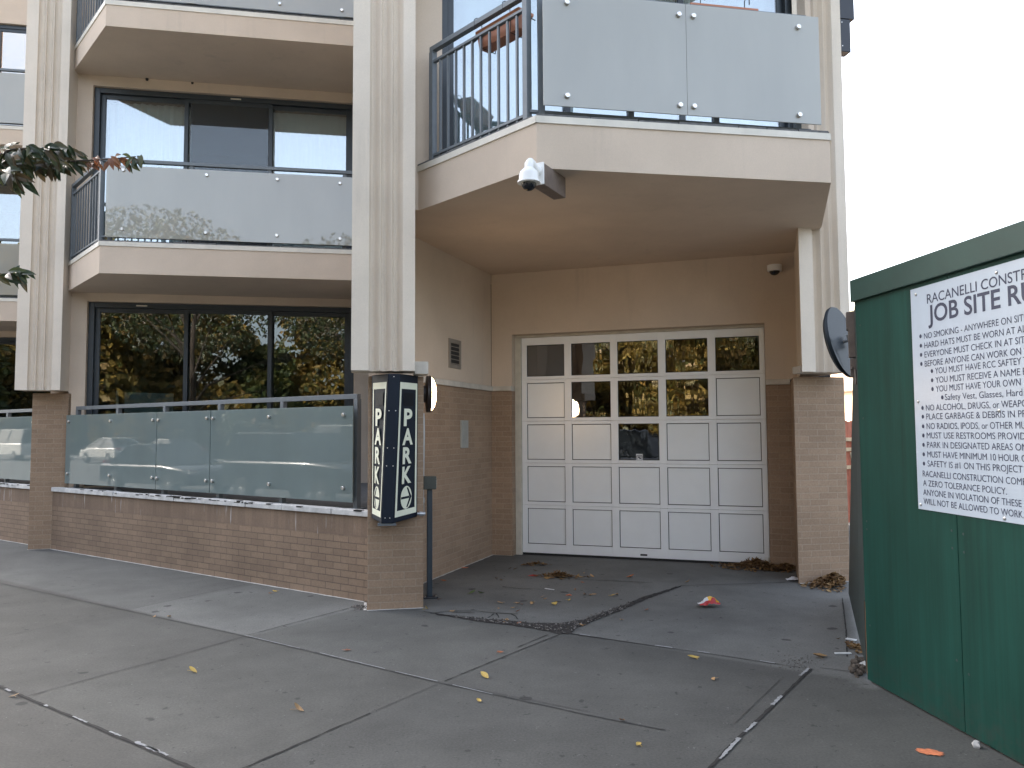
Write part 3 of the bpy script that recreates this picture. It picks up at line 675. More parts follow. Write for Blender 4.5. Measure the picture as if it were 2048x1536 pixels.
def bolt(p, n, parent, r=.022):
    o = MB(); o.lathe(p - n * .0, -n, [(-.045, r * .6), (0, r * .6), (.001, r), (.020, r), (.024, r * .8), (.0241, 0)], 14); o.build("standoff_bolt", M['bolt'], parent, smooth=True)
def balcony_guard(k, dz, u_end, u_rail_end, bolts, gz0=4.122, gz1=5.057, vg=-1.515, seam=None, start=(.53, -.19), corner=(1.30, -1.42)):
    o = MB(); zr = 5.17 + dz; z0 = 4.065 + dz
    g0 = MB(); g0.bar(W(corner[0], corner[1], zr - .022, k), W(u_rail_end, corner[1], zr - .022, k), .055, .045)
    gd = g0.build("balcony_guard", M['rail'], BLD, bevel=.003)
    A, C = W(start[0], start[1], 0, k), W(corner[0], corner[1], 0, k); d = (C - A).normalized(); L = (C - A).length
    t = MB(); t.bar(A + Z * (zr - .022) - d * .02, C + Z * (zr - .022) - d * .03, .055, .045); t.build("top_rail", M['rail'], gd, bevel=.003)
    t = MB(); t.bar(A + Z * (zr - .145), C + Z * (zr - .145) - d * .03, .035, .022); t.build("lower_rail", M['rail'], gd)
    t = MB(); t.bar(A + Z * (z0 + .06), C + Z * (z0 + .06) - d * .03, .035, .022); t.build("bottom_rail", M['rail'], gd)
    for q in (A, C - d * .03):
        t = MB(); t.bar(q + Z * z0, q + Z * (zr - .046), .055, .055, up=d); t.build("post", M['rail'], gd, bevel=.003)
    n = 10
    for i in range(1, n + 1):
        q = A + d * (L - .03) * i / (n + 1)
        t = MB(); t.bar(q + Z * (z0 + .03), q + Z * (zr - .156), .019, .019, up=d); t.build("baluster", M['rail'], gd)
    for uu in [corner[0] + .10 + i * (u_end - corner[0] - .25) / 3 for i in range(4)]:
        t = MB(); t.bar(W(uu, corner[1] + .012, z0, k), W(uu, corner[1] + .012, zr - .046, k), .05, .05, up=UF); t.build("post", M['rail'], gd)
    t = MB(); t.bar(W(corner[0], corner[1] + .01, z0 + .085, k), W(u_end - .03, corner[1] + .01, z0 + .085, k), .035, .022); t.build("bottom_rail", M['rail'], gd)
    edges = [1.372] + ([seam] if seam else []) + [u_end]
    for a, b in zip(edges[:-1], edges[1:]):
        t = MB(); t.obox(W(a + .001, vg, gz0 + dz, k), UF * (b - a - .002), VF * .012, Z * (gz1 - gz0)); t.build("glass_panel", M['frost'], gd, bevel=.002)
    for uu, zz in bolts: bolt(W(uu, vg, zz + dz, k), VF, gd)
    return gd
pl1 = B(1) + VF * -1.515
def bolts_from(pts, pt, head, k):
    r = []
    for x, y in pts:
        q = PL(x, y, pt, head); r.append(((q - B(k)).dot(UF), q.z))
    return r
bl = bolts_from([(247, 340.5), (414, 350.5), (555, 359), (244, 458.6), (411.7, 466), (553.7, 471.4), (680, 367), (680, 478)], pl1, HF, 1)
balcony_guard(1, 0, 4.50, 4.53, bl); balcony_guard(1, 3.165, 4.50, 4.53, bl); balcony_guard(2, 0, 4.50, 4.53, bl); balcony_guard(2, 3.165, 4.50, 4.53, bl)
pl0 = P2 + VF * -1.36
br = bolts_from([(1133.6, 6), (1357, 30), (1386, 33), (1595.5, 55), (1134.4, 192), (1360, 211), (1388, 213.5), (1598, 230.5)], pl0, HF, 0)
balcony_guard(0, .075, 3.82, 3.76, [(a, b - .075) for a, b in br], 4.157, 5.11, -1.36, (br[1][0] + br[2][0]) / 2, (.585, -.14), (1.285, -1.24))

# terrace parapet of the left bays
def parapet(off):
    a, b = Vector((-6.500, 11.078, 0)) + off, Vector((-1.362, 7.517, 0)) + off
    o = MB(); q = [a, b, b + NS * .24, a + NS * .24]; o.prism(q, -.05, .600); w = o.build("parapet_wall", M['brick_dark_joint'], BLD)
    o = MB(); o.prism(q, .600, .808); o.build("soldier_course", M['soldier'], w)
    o = MB(); t = 0; L = (b - a).length
    while t < L - .01:
        ln = min(random.choice((.61, .75, .9)), L - t); j = random.uniform(-.003, .003)
        o.obox(a + US * (t + .004) - NS * (.028 + j) + Z * .809, US * (ln - .008), NS * .12, Z * (.056 + j)); t += ln
    o.build("coping", M['coping'], w, bevel=.006)
    o = MB(); o.prism([a + NS * .09, b + NS * .09, W(4.69, -.3, 0, 1) + off, W(4.69, .0, 0, 1) + off, W(.5, 0, 0, 1) + off], .78, .852); o.build("terrace_floor", M['membrane'], BLD)
    o = MB(); ribbon(o, [a - NS * .012, b - NS * .012], .03, .004, 0, .35, .12); o.build("base_sealant", M['sealant'], w)
    o = MB()
    for _ in range(46):
        s = min(L - .2, max(.3, random.gauss(L * .55, L * .22))); ww = random.uniform(.01, .11)
        o.obox(a + US * s - NS * random.uniform(.030, .034) + Z * (.866 - random.uniform(.004, .02)), US * ww, NS * random.uniform(.01, .06), Z * random.uniform(.006, .016))
    ms = o.build("coping_moss", M['joint'], w); ms["kind"] = "stuff"
parapet(Vector()); parapet(STEP)
def terrace_guard(off):
    base = Vector((-6.479, 11.064, 0)); g_pt = base + NS * .06; r_pt = base + NS * .15
    gl = lambda x, y: PL(x, y, g_pt, HS) + off
    xs = lambda x: PL(x, 900, g_pt, HS) + off
    ztop, zbot = PL(420, 821, g_pt, HS).z, PL(420, 986, g_pt, HS).z
    zr = PL(400, 802, r_pt, HS).z
    a, b = PL(155, 830, r_pt, HS) + off, PL(718, 800, r_pt, HS) + off; a.z = b.z = 0
    o = MB(); o.bar(a + Z * (zr - .025), b + Z * (zr - .025), .05, .05); g = o.build("terrace_guard", M['rail'], BLD, bevel=.003)
    for x in (157, 238, 332, 442, 567, 715):
        q = PL(x, 830, r_pt, HS) + off; q.z = 0
        w = .055
        o = MB(); o.bar(q + Z * .855, q + Z * (zr - .05), w, w, up=US); o.build("post", M['rail'], g, bevel=.003)
        o = MB(); o.obox(q - US * .06 - NS * .06 + Z * .854, US * .12, NS * .12, Z * .012); o.build("base_plate", M['rail'], g)
    for x0, x1 in ((131, 311.6), (313, 419.4), (420.6, 705.5)):
        q, r = xs(x0), xs(x1); q.z = r.z = 0
        o = MB(); o.obox(q + Z * zbot, r - q, NS * .012, Z * (ztop - zbot)); o.build("glass_panel", M['satin'], g, bevel=.002)
    for x, y in ((139, 843), (222, 842), (307, 840), (318, 840), (415, 836.6), (427, 836.7), (539, 834), (688, 829.5), (136, 947), (220, 950.5), (305.5, 955), (315, 956), (413, 961), (426, 962), (539, 968), (687.5, 976)):
        bolt(gl(x, y), NS, g, .019)
    return g
terrace_guard(Vector()); terrace_guard(STEP)

# garage recess: left wall, back wall with the door opening, trim
def wall_run(pts, z0, z1, mat, name, thick=.2, side=1):
    o = MB()
    for a, b in zip(pts[:-1], pts[1:]):
        d = (b - a).normalized(); n = Vector((-d.y, d.x, 0)) * side
        o.prism([a, b, b + n * thick, a + n * thick], z0, z1)
    return o.build(name, mat, BLD)
QD = VG
dA = W(.505, 1.05); dB = GW.copy()
OP = (.284, 3.468, 2.895); TZ0, TZ1 = 2.150, 2.215
w1 = wall_run([dA, dB], -.05, TZ0, M['brick'], "recess_side_wall", .25)
o = MB(); dn = (dB - dA).normalized(); nn = Vector((-dn.y, dn.x, 0)); o.prism([dA + nn * .004 - dn * .3, dB + nn * .004, dB + nn * .25, dA + nn * .25 - dn * .3], TZ1, 3.715); o.build("recess_upper_wall", M['stucco'], BLD)
o = MB(); o.prism([dA - nn * .035, dB - nn * .035 - dn * .035, dB + nn * .2, dA + nn * .2], TZ0, TZ1); o.build("trim_band", M['stone'], w1, bevel=.006)
o = MB(); o.prism([GA(0, 0), GA(OP[0], 0), GA(OP[0], .24), GA(0, .24)], -.05, TZ0); gb = o.build("recess_pier", M['brick'], BLD)
o = MB(); o.prism([GA(OP[1], 0), GA(3.95, 0), GA(3.95, .24), GA(OP[1], .24)], -.05, TZ0); o.build("recess_pier", M['brick'], BLD)
o = MB(); wall_openings(o, GA(0, .004), UG, VG, 0, 3.95, TZ1, 3.715, [(OP[0], OP[1], TZ1, OP[2])], .236); o.build("garage_upper_wall", M['stucco'], BLD)
for a0, a1 in ((-.035, OP[0] + .0), (OP[1], 3.74)):
    o = MB(); o.obox(GA(a0, -.035, TZ0), UG * (a1 - a0), VG * .27, Z * (TZ1 - TZ0)); o.build("trim_band", M['stone'], gb, bevel=.006)
o = MB(); o.obox(W(4.41, .08, 2.205), UF * .1, VF * .15, Z * .075); o.build("trim_end_block", M['stone'], gb, bevel=.004)
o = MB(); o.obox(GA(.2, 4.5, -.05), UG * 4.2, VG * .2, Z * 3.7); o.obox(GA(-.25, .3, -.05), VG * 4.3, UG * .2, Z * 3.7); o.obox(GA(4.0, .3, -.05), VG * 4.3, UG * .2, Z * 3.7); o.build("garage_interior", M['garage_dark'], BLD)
o = MB(); ribbon(o, [dA - nn * .012, dB - nn * .012], .035, .004, 0, .3, .1); ribbon(o, [GA(.02, -.012), GA(.27, -.012)], .025, .004, 0, .3, .1); ribbon(o, [W(0, -.014), W(.51, -.014)], .028, .004, 0, .3, .08); ribbon(o, [W(-.014, 0), W(-.014, .42)], .028, .004, 0, .3, .08)
ribbon(o, [W(4.48, .318), W(5.07, .318)], .025, .004, 0, .3, .08); ribbon(o, [W(0, -.014, 0, 1), W(.36, -.014, 0, 1)], .028, .004, 0, .3, .08); o.build("base_sealant", M['sealant'], BLD)

# sectional garage door: stiles and rails in front, 25 bays filled with panels or glass
DD = .15
o = MB(); D0 = lambda a, z, d=0: GA(a, DD + d, z)
cols_ = [.443 + .61 * i for i in range(5)]; rails = [.652 + .549 * i for i in range(4)]
zlow, zhi = .03, 2.86
st = [(.374, .443)] + [(c + .517, c + .61) for c in cols_[:4]] + [(cols_[4] + .517, 3.462)]
for a, b in st:
    lv = [zlow] + rails + [zhi]
    for i in range(5): o.obox(D0(a, lv[i] + (.001 if i else 0)), UG * (b - a), VG * .045, Z * (lv[i + 1] - lv[i] - .002))
for i, c in enumerate(rails):
    for a, b in zip([.443] + [c_ for c_ in cols_[1:]], [c_ + .517 for c_ in cols_]):
        o.obox(D0(a, c - .043), UG * (b - a), VG * .044, Z * .042); o.obox(D0(a, c + .001), UG * (b - a), VG * .044, Z * .042)
for a in cols_: o.obox(D0(a, zlow), UG * .517, VG * .044, Z * .115); o.obox(D0(a, zhi - .10), UG * .517, VG * .044, Z * .10)
GD = o.build("garage_door", M['alu'], BLD, bevel=.003)
bz = [.145, *[r + .043 for r in rails]]; tz = [*[r - .043 for r in rails], zhi - .10]
GLASS = {(4, 0), (4, 1), (4, 2), (4, 3), (4, 4), (3, 1), (3, 2), (3, 3), (2, 2)}
for r in range(5):
    for c in range(5):
        a, z0, z1 = cols_[c], bz[r], tz[r]
        if (r, c) in GLASS:
            t = MB(); t.obox(D0(a, z0, .022), UG * .517, VG * .006, Z * (z1 - z0)); t.build("garage_pane", M['garage_glass'], GD)
        else:
            t = MB(); tl = random.uniform(-.0015, .0015)
            p = [D0(a + .009, z0 + .009, .016 + tl), D0(a + .508, z0 + .009, .016 - tl), D0(a + .508, z0 + .009, .03), D0(a + .009, z0 + .009, .03)]
            t.hexa(p + [q + Z * (z1 - z0 - .018) for q in p]); t.build("door_panel", M['alu_panel'], GD, bevel=.002)
        t = MB()
        for p in ((a, a + .008, z0, z1), (a + .509, a + .517, z0, z1), (a + .008, a + .509, z0, z0 + .008), (a + .008, a + .509, z1 - .008, z1)): t.obox(D0(p[0], p[2], .018), UG * (p[1] - p[0]), VG * .02, Z * (p[3] - p[2]))
        t.build("gasket", M['gasket'], GD)
t = MB(); t.obox(D0(.374, .006, .005), UG * 3.09, VG * .035, Z * .024); t.build("bottom_seal", M['gasket'], GD)
t = MB(); t.obox(D0(cols_[2] + .26, .055, -.002), UG * .085, VG * .003, Z * .022); t.build("maker_plate", M['gasket'], GD)
t = MB(); q = PL(1279, 915, D0(0, 0, .02), HG); a = (q - GW).dot(UG)
t.obox(GA(a - .042, DD + .017, q.z - .045), UG * .084, VG * .003, Z * .09); stk = t.build("warning_sticker", M['white_bag'], GD)
t = MB()
for (x0, z0, x1, z1) in ((-.036, .018, .036, .026), (-.036, -.040, .036, -.032), (-.036, -.032, -.029, .018), (.029, -.032, .036, .018), (-.018, -.006, .004, .012), (-.002, -.02, .02, -.004), (.006, .004, .018, .010)):
    t.obox(GA(a + x0, DD + .0155, q.z + z0), UG * (x1 - x0), VG * .0012, Z * (z1 - z0))
t.build("sticker_print", M['ink'], GD)
o = MB(); o.obox(GA(.286, DD - .03, 0), UG * .085, VG * .09, Z * 2.86); o.build("door_jamb", M['jamb'], gb, bevel=.004)
o = MB(); o.obox(GA(.286, DD - .02, 2.862), UG * 3.18, VG * .08, Z * .031); o.build("door_head_trim", M['jamb'], gb)

# louvre and cover plate on the recess side wall
def diag(s, z, d=0): return W(.70, 1.38) + (GW - W(.70, 1.38)).normalized() * s - nn * d + Z * z
DE = (GW - W(.70, 1.38)).normalized()
o = MB()
for a0, a1, z0, z1 in ((.43, .475, 2.37, 2.715), (.725, .77, 2.37, 2.715), (.475, .725, 2.37, 2.415), (.475, .725, 2.665, 2.715)): o.obox(diag(a0, z0, .012), DE * (a1 - a0), nn * .02, Z * (z1 - z0))
vt = o.build("wall_vent", M['vent'], BLD, bevel=.003)
for i in range(5):
    z0 = 2.418 + i * .05; o = MB(); a, b = diag(.475, z0, .010), diag(.725, z0, .010)
    o.hexa([a, b, b + nn * .03 + Z * .022, a + nn * .03 + Z * .022, a + Z * .006, b + Z * .006, b + nn * .03 + Z * .028, a + nn * .03 + Z * .028]); o.build("vent_slat", M['vent'], vt)
o = MB(); o.obox(diag(.475, 2.415, .0015), DE * .25, nn * .001, Z * .25); o.build("vent_backing", M['gasket'], vt)
o = MB(); o.obox(diag(.755, 1.42, .02), DE * .21, nn * .022, Z * .335); o.build("cover_plate", M['grey_plate'], BLD, bevel=.004)
# bent end of trim right of the fluted shaft
o = MB(); o.obox(W(.415, -.20, 2.145), UF * .125, VF * .26, Z * .115); o.build("trim_end_block", M['stone'], BLD, bevel=.004)
# black cladding box on the right side of the end pilaster
o = MB(); o.prism([W(4.948, .02), W(5.075, .02), W(5.075, .14), W(4.948, .14)], 5.66, 6.02); o.prism([W(4.948, .015), W(5.125, .015), W(5.125, .145), W(4.948, .145)], 6.022, 7.4); sc_l = o.build("side_cladding", M['black_metal'], BLD, bevel=.004)
for uu, zz in ((4.975, 5.72), (4.975, 5.98), (4.975, 6.25)):
    o = MB(); o.lathe(W(uu, .019, zz), -VF, [(-.004, .006), (.004, .006), (.005, 0)], 8); o.build("rivet", M['bolt'], sc_l)
# ------------------------------------------------------------------ curtains behind the second-floor panes
def curtain(u0, u1, z0, z1, k, v, label, amp=.02):
    o = MB(); n = 60; pr = None
    for i in range(n + 1):
        u = u0 + (u1 - u0) * i / n; vv = v + amp * sin(i * 1.15) + amp * .5 * sin(i * .37 + 1)
        o.v += [W(u, vv, z0, k), W(u, vv, z1, k)]
        if pr is not None: o.f.append([pr, len(o.v) - 2, len(o.v) - 1, pr + 1]); o.mi.append(0)
        pr = len(o.v) - 2
    return tag(o.build("curtain", M['curtain'], smooth=True), label, "curtain")
curtain(.75, 1.98, 4.3, 6.62, 1, .32, "white curtain behind the left pane of the upstairs sliding door")
curtain(3.2, 4.42, 4.2, 6.62, 1, .30, "white curtain behind the right upstairs pane beside the central fluted pilaster", .008)
curtain(.72, 4.4, 4.25, 6.7, 0, .35, "long pale curtain behind the glass doors of the balcony above the garage", .03)
curtain(3.0, 4.4, 4.2, 6.6, 2, .32, "pale curtain behind the upstairs pane at the far left edge", .02)
# pale inner door standing ajar in the dark ground-floor room
o = MB(); q = W(1.00, .75, .9, 1); o.obox(q, UF * .62 + VF * .35, (VF * .04), Z * 1.35); o.obox(q - UF * .12 - VF * .02, UF * .035, VF * .03, Z * 1.38)
tag(o.build("interior_door", M['white_paint']), "pale cupboard door seen dimly through the dark ground-floor pane", "door")

# ------------------------------------------------------------------ PARK sign on the pilaster by the garage
SG = thing("park_sign", "navy wedge-shaped PARK sign with cream letters and arrows on the brick pilaster", "sign", W(.24, -.03, .81))
vF = -.285; sp = [W(.178, vF, 2.140), W(.276, vF, 2.140), W(.120, vF, .815), W(.223, vF, .812)]
lo_ = [W(.030, -.012, 2.142), W(.034, -.012, .835)]; ro_ = [W(.458, -.012, 2.140), W(.452, -.012, .835)]
o = MB(); o.hexa([lo_[1], sp[2], sp[3], ro_[1], lo_[0], sp[0], sp[1], ro_[0]]); o.build("sign_cabinet", M['navy'], SG, bevel=.006)
def face_patch(tl, tr, bl, br):
    n = (tr - tl).cross(bl - tl).normalized()
    if n.y > 0: n = -n
    return lambda s, t, d=.0025: (tl.lerp(tr, s)).lerp(bl.lerp(br, s), t) + n * d
def fquad(mb, F, s0, t0, s1, t1, d=.0025, mi=0, n=1):
    mb.quad(F(s0, t0, d), F(s0, t1, d), F(s1, t1, d), F(s1, t0, d), mi)
def fletter(mb, F, ch, s0, s1, t0, t1, d=.0035, bold=.02):
    vs, fs = text_mesh(ch, bold)
    x0, x1 = min(v.x for v in vs), max(v.x for v in vs); y0, y1 = min(v.y for v in vs), max(v.y for v in vs)
    mb.add([F(s0 + (s1 - s0) * (v.x - x0) / (x1 - x0), t1 + (t0 - t1) * (v.y - y0) / (y1 - y0), d) for v in vs], fs)
for side in (0, 1):
    F = face_patch(sp[1], ro_[0], sp[3], ro_[1]) if side else face_patch(lo_[0], sp[0], lo_[1], sp[2])
    m_ = MB(); L0, L1 = (.05, .945) if side else (.10, .93); bw = .075 if side else .065
    for (a, b, c, d) in ((L0, .055, L1, .10), (L0, .925, L1, .965), (L0, .10, L0 + bw, .925), (L1 - bw, .10, L1, .925)): fquad(m_, F, a, b, c, d)
    m_.build("sign_border", M['cream'], SG)
    m_ = MB(); fquad(m_, F, L0 + bw + .12, .125, L1 - bw - .12, .215); m_.build("taped_patch", M['navy_patch'], SG)
    for ch, t0, t1 in (("P", .235, .355), ("A", .370, .485), ("R", .500, .615), ("K", .632, .750)):
        m_ = MB(); w0, w1 = (.29, .70) if side else (.30, .69)
        if ch == "A": w0 -= .04; w1 += .04
        fletter(m_, F, ch, w0, w1, t0, t1, bold=.035); m_.build("letter", M['cream'], SG)
    m_ = MB(); cs, ct, rs, rt = (L0 + L1) / 2, .845, .235, .078
    ring = [F(cs + rs * cos(i * pi / 20), ct + rt * sin(i * pi / 20), .003) for i in range(40)]
    m_.add(ring, [tuple(range(40))]); m_.build("arrow_oval", M['cream'], SG)
    m_ = MB(); f = 1 if side else -1
    def ap(x, y, d=.0042): return F(cs + f * x * rs, ct + y * rt, d)
    m_.add([ap(-.95, -.10), ap(.55, -.10), ap(.55, .10), ap(-.95, .10)], [(0, 1, 2, 3)])
    m_.add([ap(.02, -.86), ap(.28, -.86), ap(.96, 0), ap(.60, 0)], [(0, 1, 2, 3)]); m_.add([ap(.60, 0, .0043), ap(.96, 0, .0043), ap(.28, .86, .0043), ap(.02, .86, .0043)], [(0, 1, 2, 3)])
    m_.build("arrow", M['navy'], SG)
for t, ss in ((.02, (.5,)), (.25, (.2, .8)), (.50, (.22, .78)), (.62, (.22, .78)), (.965, (.3, .7))):
    for s in ss:
        q = sp[0].lerp(sp[1], s).lerp(sp[2].lerp(sp[3], s), t); o = MB(); o.lathe(q, -VF, [(-.002, .005), (.003, .005), (.004, .003)], 8); o.build("rivet", M['bolt'], SG)
o = MB(); o.obox(W(.09, -.27, .790), UF * .16, VF * .08, Z * .02); o.build("drain_flange", M['rail'], SG)

# ------------------------------------------------------------------ round lamp, conduit, control post
LP = thing("wall_lamp", "round lit wall lamp with dark rim and white dome on the pilaster's garage side", "lamp", W(.51, .42, 1.99))
lc = W(.51, .42, 1.992); ld = UF
o = MB(); o.lathe(lc, ld, [(0.002, .085), (.05, .085), (.052, .05), (.06, .05)], 24); o.build("lamp_mount", M['lamp_rim'], LP, smooth=True)
o = MB(); o.lathe(lc, ld, [(.05, .10), (.055, .180), (.063, .186), (.075, .180), (.085, .186), (.098, .180), (.102, .165), (.1021, .0)], 40); o.build("lamp_rim", M['lamp_rim'], LP, smooth=True)
o = MB(); o.lathe(lc, ld, [(.103, .162), (.115, .154), (.130, .132), (.143, .095), (.150, .05), (.152, 0)], 40); o.build("lamp_dome", M['lamp'], LP, smooth=True)
o = MB(); cx = W(.535, .40); o.tube([cx + Z * 1.80, cx + UF * .004 + Z * 1.6, cx + UF * -.005 + Z * 1.0, cx + UF * -.004 + Z * .93, W(.522, .2, .872), W(.515, -.04, .865), W(.45, -.05, .865)], .0125, 10)
cd = o.build("conduit", M['conduit'], None, smooth=True); tag(cd, "thin galvanised conduit running from the wall lamp down to the PARK sign", "conduit")
o = MB(); o.lathe(W(.47, -.05, .865), UF, [(0, .022), (.03, .022), (.031, .017), (.05, .017)], 12); o.build("conduit_fitting", M['conduit'], cd)
o = MB(); o.lathe(W(.53, .385, .925), Z, [(0, .018), (.05, .018)], 12); o.build("conduit_fitting", M['conduit'], cd)
PO = thing("control_post", "blue-grey square post with a small olive control box on top beside the driveway wall", "post", W(.60, .44, 0))
o = MB(); o.bar(W(.60, .44, .012), W(.60, .44, 1.065), .052, .052, up=UF); o.build("post_tube", M['post'], PO, bevel=.004)
o = MB(); o.obox(W(.535, .37, 1.055), UF * .125, VF * .10, Z * .128); bx = o.build("control_box", M['olive_box'], PO, bevel=.005)
for i in range(4): o = MB(); o.obox(W(.661, .39, 1.075 + i * .026), UF * .006, VF * .05, Z * .010); o.build("box_button", M['grey_plate'], bx)
o = MB(); o.obox(W(.53, .37, .001), UF * .15, VF * .14, Z * .014); o.build("base_plate", M['black_metal'], PO, bevel=.003)
for i in (0, 1): o = MB(); o.lathe(W(.55 + .11 * i, .385, .014), Z, [(0, .010), (.014, .010), (.015, .004)], 6); o.build("anchor_bolt", M['bolt'], PO)

# ------------------------------------------------------------------ cameras under the balcony
ZS = 3.714
tA = G(1072, 345, ZS - .07)
def soff(px, py, dz=0): return G(px, py, ZS - dz)
C1 = thing("security_camera", "white dome security camera on a brown square steel arm under the balcony corner", "camera", (0.1, 6.0, 3.4))
a = soff(1049, 318); head_in = (UF * .40 + VF * .92).normalized()
arm0 = Vector((0.160, 6.02, 0)); arm_d = (UF * .62 + VF * .785).normalized(); side = Vector((arm_d.y, -arm_d.x, 0))
ah, aw, al = .170, .110, .42
o = MB(); o.obox(arm0 + Z * (ZS - .001 - ah), arm_d * al, side * aw, Z * ah); o.build("camera_arm", M['bronze'], C1, bevel=.004)
fc = arm0 + side * (aw / 2) + Z * (ZS - ah / 2)
o = MB(); o.obox(fc - arm_d * .014 - side * (aw / 2 + .006) - Z * (ah / 2 + .004), arm_d * .013, side * (aw + .012), Z * (ah + .006)); o.build("mount_plate", M['cam_white'], C1, bevel=.003)
nk = fc + Z * .02
o = MB(); o.tube([nk - arm_d * .01, nk - arm_d * .06, nk - arm_d * .10 + Z * .03, nk - arm_d * .125 + Z * .035, nk - arm_d * .145 + Z * .015, nk - arm_d * .150 - Z * .03], [.045, .04, .036, .036, .036, .034], 16); o.build("camera_bracket", M['cam_white'], C1, smooth=True)
dc = nk - arm_d * .150 - Z * .012
o = MB(); o.lathe(dc, -Z, [(0, .035), (.012, .046), (.030, .066), (.05, .075), (.105, .077), (.108, .088), (.120, .090), (.124, .082), (.1241, 0)], 32); o.build("camera_housing", M['cam_white'], C1, smooth=True)
o = MB(); o.lathe(dc - Z * .1242, -Z, [(0, .058), (.02, .055), (.038, .043), (.052, .024), (.058, 0)], 28); o.build("camera_dome", M['dome'], C1, smooth=True)
q = G(1568, 492, 3.715)
q = GA(3.60, -.10, 0); 
C2 = thing("security_camera", "small dome security camera in the shadow at the recess ceiling beside the end pilaster", "camera", (q.x, q.y, 3.5))
o = MB(); o.lathe(q + Z * 3.56, -Z, [(0, .07), (.004, .085), (.07, .085), (.075, .07), (.0751, 0)], 24); o.build("camera_housing", M['cam_white'], C2, smooth=True)
o = MB(); o.obox(q + Z * 3.50 - UG * .03 + VG * .05, UG * .06, VG * .05, Z * .06); o.build("mount_plate", M['cam_white'], C2)
o = MB(); o.lathe(q + Z * 3.4848, -Z, [(0, .06), (.02, .055), (.04, .035), (.05, 0)], 20); o.build("camera_dome", M['dome'], C2, smooth=True)

# ------------------------------------------------------------------ flower boxes on the balcony above the garage
def flower_box(p0, p1, inward, zt, label, name="flower_box"):
    d = (p1 - p0).normalized(); L = (p1 - p0).length
    t = thing(name, label, "planter", (p0.x, p0.y, zt - .16)); o = MB(); h, w0, w1 = .165, .125, .165
    def ring(z, w, off, l): a = p0 + d * off + inward * ((w1 - w) / 2); return [a + Z * z, a + d * (l) + Z * z, a + d * l + inward * w + Z * z, a + inward * w + Z * z]
    r0, r1, r2, r3, r4, r5 = ring(zt - h, w0, .02, L - .04), ring(zt - .03, .155, .004, L - .008), ring(zt - .03, .175, -.004, L + .008), ring(zt, .180, -.006, L + .012), ring(zt, .15, .01, L - .02), ring(zt - .03, .148, .012, L - .024)
    rs = [r0, r1, r2, r3, r4, r5]; o.add([q for r in rs for q in r], [(3, 2, 1, 0)] + [tuple([4 * i + j, 4 * i + (j + 1) % 4, 4 * i + 4 + (j + 1) % 4, 4 * i + 4 + j]) for i in range(5) for j in range(4)] + [(20, 21, 22, 23)])
    o.build("box", M['terracotta'], t, bevel=.004)
    for f in (.14, .80):
        b = p0 + d * (L * f); o = MB(); o.tube([b - inward * .085 + Z * (zt - .02), b - inward * .085 + Z * (zt + .055), b - inward * .06 + Z * (zt + .075), b - inward * .02 + Z * (zt + .075), b + inward * .0 + Z * (zt + .05), b + inward * .004 + Z * (zt - h - .012), b + inward * .16 + Z * (zt - h - .012), b + inward * .185 + Z * (zt - .05)], .0045, 6); o.build("wire_hook", M['wire'], t)
    o = MB(); a, b = p0 - d * .03 - inward * .006, p1 + d * .03 - inward * .006; z = zt - .07
    o.tube([a + Z * (z - .02), a + d * .1 + Z * z, a + d * .2 + Z * (z + .012), b - d * .1 + Z * (z + .012), b + Z * z, b + inward * .17 + Z * z], .0045, 6); o.build("wire_band", M['wire'], t)
    return t
cA, cC = W(.585, -.14), W(1.285, -1.24); cd_ = (cC - cA).normalized(); inn = Vector((-cd_.y, cd_.x, 0))
q0 = cA + cd_ * .56 + inn * .06; flower_box(q0, q0 + cd_ * .56, inn, 5.20, "terracotta flower box hooked inside the slanted end of the balcony railing")
q0 = W(2.72, -1.20); flower_box(q0, q0 + UF * .62, VF, 5.30, "terracotta flower box hung on the front rail behind the frosted balcony glass")

# ------------------------------------------------------------------ green hoarding with its rules sign
H0 = G(1735, 1362); HD = -Vector((cos(HH), sin(HH), 0)); HN = Vector((HD.y, -HD.x, 0))      # HD towards the camera, HN out of the face
if HN.x > 0: HN = -HN
HB = thing("site_hoarding", "dark green painted plywood site hoarding along the right edge", "hoarding", H0)
def HP(a, z, d=0): return H0 + HD * a + HN * d + Z * z
e = [0, .905, 2.11, 3.32, 4.53]
for i in range(4):
    o = MB(); o.obox(HP(e[i] + .002, .012), HD * (e[i + 1] - e[i] - .005), -HN * .018, Z * 2.46); o.build("plywood_panel", M['green'], HB)
o = MB(); o.obox(HP(.02, .0, -.021), HD * 4.5, -HN * .04, Z * .09)
for a in e[1:4]: o.obox(HP(a - .045, .09, -.021), HD * .09, -HN * .04, Z * 2.3)
o.build("timber_frame", M['raw_wood'], HB)
for a in (.05, .86, .95, 2.06):
    for z in (.35, .95, 1.05, 1.7, 2.3):
        if .58 < a < 1.9 and 1.1 < z < 2.45: continue
        o = MB(); o.lathe(HP(a, z + random.uniform(-.03, .03), .0), HN, [(-.002, .007), (.001, .007), (.0012, 0)], 10); o.build("screw_head", M['grey_green'], HB)
o = MB(); o.obox(HP(-.01, 2.462, .030), HD * 4.56, -HN * .16, Z * .145); o.build("cap_board", M['green_cap'], HB, bevel=.004)
K1 = Vector((3.235, 7.626, 0)); rd = (K1 - H0).normalized(); rn = Vector((-rd.y, rd.x, 0)); RL = (K1 - H0).length + .1
o = MB(); 
RA = math.atan2(rd.y, rd.x)
def RS(px, py): q = PL(px, py, H0, RA); return (q - H0).dot(rd)
sb, stp = RS(1697, 1185), max(.13, RS(1716.5, 630))
def rq(sv, z, d): return H0 + rd * sv - rn * d + Z * z
